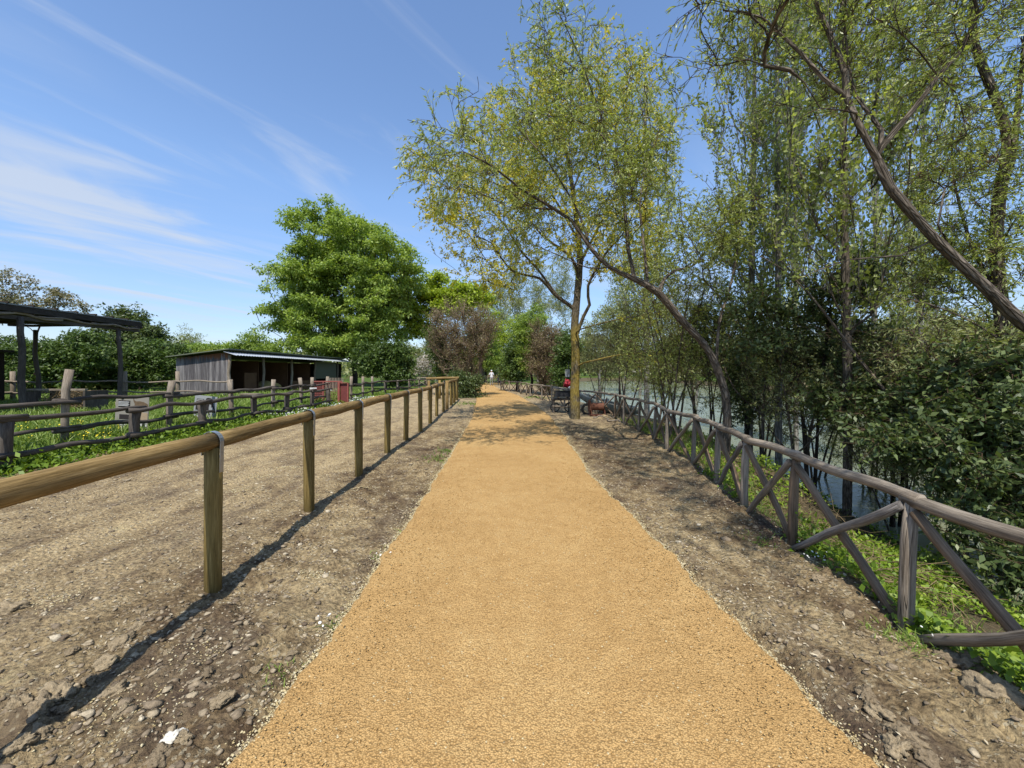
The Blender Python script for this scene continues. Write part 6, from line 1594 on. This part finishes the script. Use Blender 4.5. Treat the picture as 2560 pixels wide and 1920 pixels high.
# ---------------------------------------------------------------- people
def build_person(lab, loc, rz, pose, cols, cap=None, hair=None, held=None):
    x, y = loc; E = empty('person', (x, y, 0), lab, 'person'); E.rotation_euler = (0, 0, rz)
    me = bpy.data.meshes.new('body')
    J = dict(pelvis=(0, 0, .96), waist=(0, 0, 1.12), chest=(0, .01, 1.36), neck=(0, 0, 1.50), head=(0, .02, 1.60), top=(0, .02, 1.72),
             shL=(-.19, 0, 1.43), elL=(-.25, .03, 1.15), wrL=(-.24, .12, .92), haL=(-.235, .15, .84), shR=(.19, 0, 1.43), elR=(.25, .03, 1.15), wrR=(.24, .12, .92), haR=(.235, .15, .84),
             hiL=(-.10, 0, .90), knL=(-.12, .04, .50), anL=(-.13, -.02, .09), toL=(-.14, .14, .04), hiR=(.10, 0, .90), knR=(.11, .02, .50), anR=(.12, .0, .09), toR=(.13, .16, .04))
    J.update(pose)
    R = dict(pelvis=.145, waist=.13, chest=.15, neck=.058, head=.088, top=.075, shL=.065, elL=.045, wrL=.032, haL=.035, shR=.065, elR=.045, wrR=.032, haR=.035, hiL=.09, knL=.06, anL=.045, toL=.035, hiR=.09, knR=.06, anR=.045, toR=.035)
    K = list(J); E_ = [('pelvis', 'waist'), ('waist', 'chest'), ('chest', 'neck'), ('neck', 'head'), ('head', 'top'), ('chest', 'shL'), ('shL', 'elL'), ('elL', 'wrL'), ('wrL', 'haL'), ('chest', 'shR'), ('shR', 'elR'), ('elR', 'wrR'), ('wrR', 'haR'), ('pelvis', 'hiL'), ('hiL', 'knL'), ('knL', 'anL'), ('anL', 'toL'), ('pelvis', 'hiR'), ('hiR', 'knR'), ('knR', 'anR'), ('anR', 'toR')]
    me.from_pydata([J[k] for k in K], [(K.index(a_), K.index(b_)) for a_, b_ in E_], [])
    ob = bpy.data.objects.new('body', me); COL.objects.link(ob)
    sk = ob.modifiers.new('skin', 'SKIN'); sk.use_smooth_shade = True
    for i, k in enumerate(K):
        me.skin_vertices[0].data[i].radius = (R[k], R[k] * (.78 if k in ('pelvis', 'waist', 'chest') else 1)); me.skin_vertices[0].data[i].use_root = (k == 'pelvis')
    ob.modifiers.new('sub', 'SUBSURF').levels = 2; ob.modifiers['sub'].render_levels = 2
    dg = bpy.context.evaluated_depsgraph_get(); dg.update(); m2 = bpy.data.meshes.new_from_object(ob.evaluated_get(dg)); ob.modifiers.clear(); ob.data = m2
    m2.materials.clear()
    for c in cols: m2.materials.append(c)     # skin, shirt, trousers, shoes
    for p in m2.polygons:
        c = p.center
        d_h = min((c - Vector(J[k])).length for k in ('haL', 'haR', 'wrL', 'wrR'))
        d_el = min((c - Vector(J[k])).length for k in ('elL', 'elR'))
        if c.z < .12: mi = 3
        elif d_h < .13 or d_el < .10 or c.z > 1.50: mi = 0
        elif c.z < 1.0: mi = 2
        else: mi = 1
        p.material_index = mi
    m2.shade_smooth(); ob.parent = E
    def part(nm, mb, m):
        o = mb.build(nm, m, None, True); o.parent = E; return o
    h = Vector(J['head']); hz = J['top'][2]
    v, f = ico2(2)
    mb = MB(); q = v[:, :] * [.098, .108, .105]; q[:, 2] = np.maximum(q[:, 2], -.01); mb.add([tuple(Vector(p) + Vector((J['top'][0], J['top'][1], hz - .045))) for p in q], [tuple(int(i) for i in t) for t in f])
    part('cap' if cap else 'hair', mb, cap or hair)
    if cap: part('cap_brim', MB().box((J['top'][0], J['top'][1] + .12, hz - .04), (.14, .1, .012)), cap)
    return E
def build_people():
    skin = mat_plain('skin', (.42, .26, .18), .6, .3, 0, .05); wh = mat_plain('white_shirt', (.72, .72, .74), .8, .1, 0, .06); lg = mat_plain('light_trousers', (.36, .35, .34), .8, .1, 0, .15)
    bk = mat_plain('black_shirt', (.03, .028, .032), .8, .1); dt = mat_plain('dark_trousers', (.04, .04, .048), .8, .1); sh = mat_plain('shoe', (.20, .19, .18), .7, .2); hair = mat_plain('dark_hair', (.02, .015, .012), .7, .3)
    build_person('person in a white T-shirt, white cap and light trousers walking away on the path', (-2.28, 44.5), 0.05,
                 dict(knR=(.11, .12, .52), anR=(.12, .22, .12), toR=(.13, .36, .06), elL=(-.28, -.02, 1.16), wrL=(-.30, .10, .95), haL=(-.30, .15, .88)), [skin, wh, lg, sh], cap=mat_plain('white_cap', (.75, .75, .75), .7, .2))
    build_person('person in black clothes leaning beside a wooden pole at the end of the path', (-1.42, 44.8), 0.2,
                 dict(chest=(0, .05, 1.35), neck=(0, .08, 1.49), head=(.0, .11, 1.58), top=(0, .12, 1.69), shL=(-.18, .05, 1.42), shR=(.18, .05, 1.42), elL=(-.28, .1, 1.17), wrL=(-.36, .2, .98), haL=(-.39, .24, .92), elR=(.24, .1, 1.15)), [skin, bk, dt, sh], hair=hair)
    mb = MB(); mb.tube([(-2.45, 44.9, .35), (-1.62, 44.95, 1.0)], .035, 7); tag(mb.build('wooden_pole', M['new_wood']), 'pale wooden pole propped aslant between the two people', 'pole')
    mb = MB(); mb.tube([(-2.78, 44.6, 0), (-2.72, 44.6, 1.2)], .018, 6); tag(mb.build('walking_stick', M['grey_wood']), 'thin upright stick to the left of the person in white', 'stick')

# ---------------------------------------------------------------- build all
random.seed(1)
build_ground(); build_path(); build_water()
build_shed(); build_shelter()
build_near_trees(); build_mid_trees(); build_ground_plants(); build_debris()
build_rail_fence(); build_cross_fence(); build_left_fences(); build_gate(); build_posters(); build_clutter(); build_people()
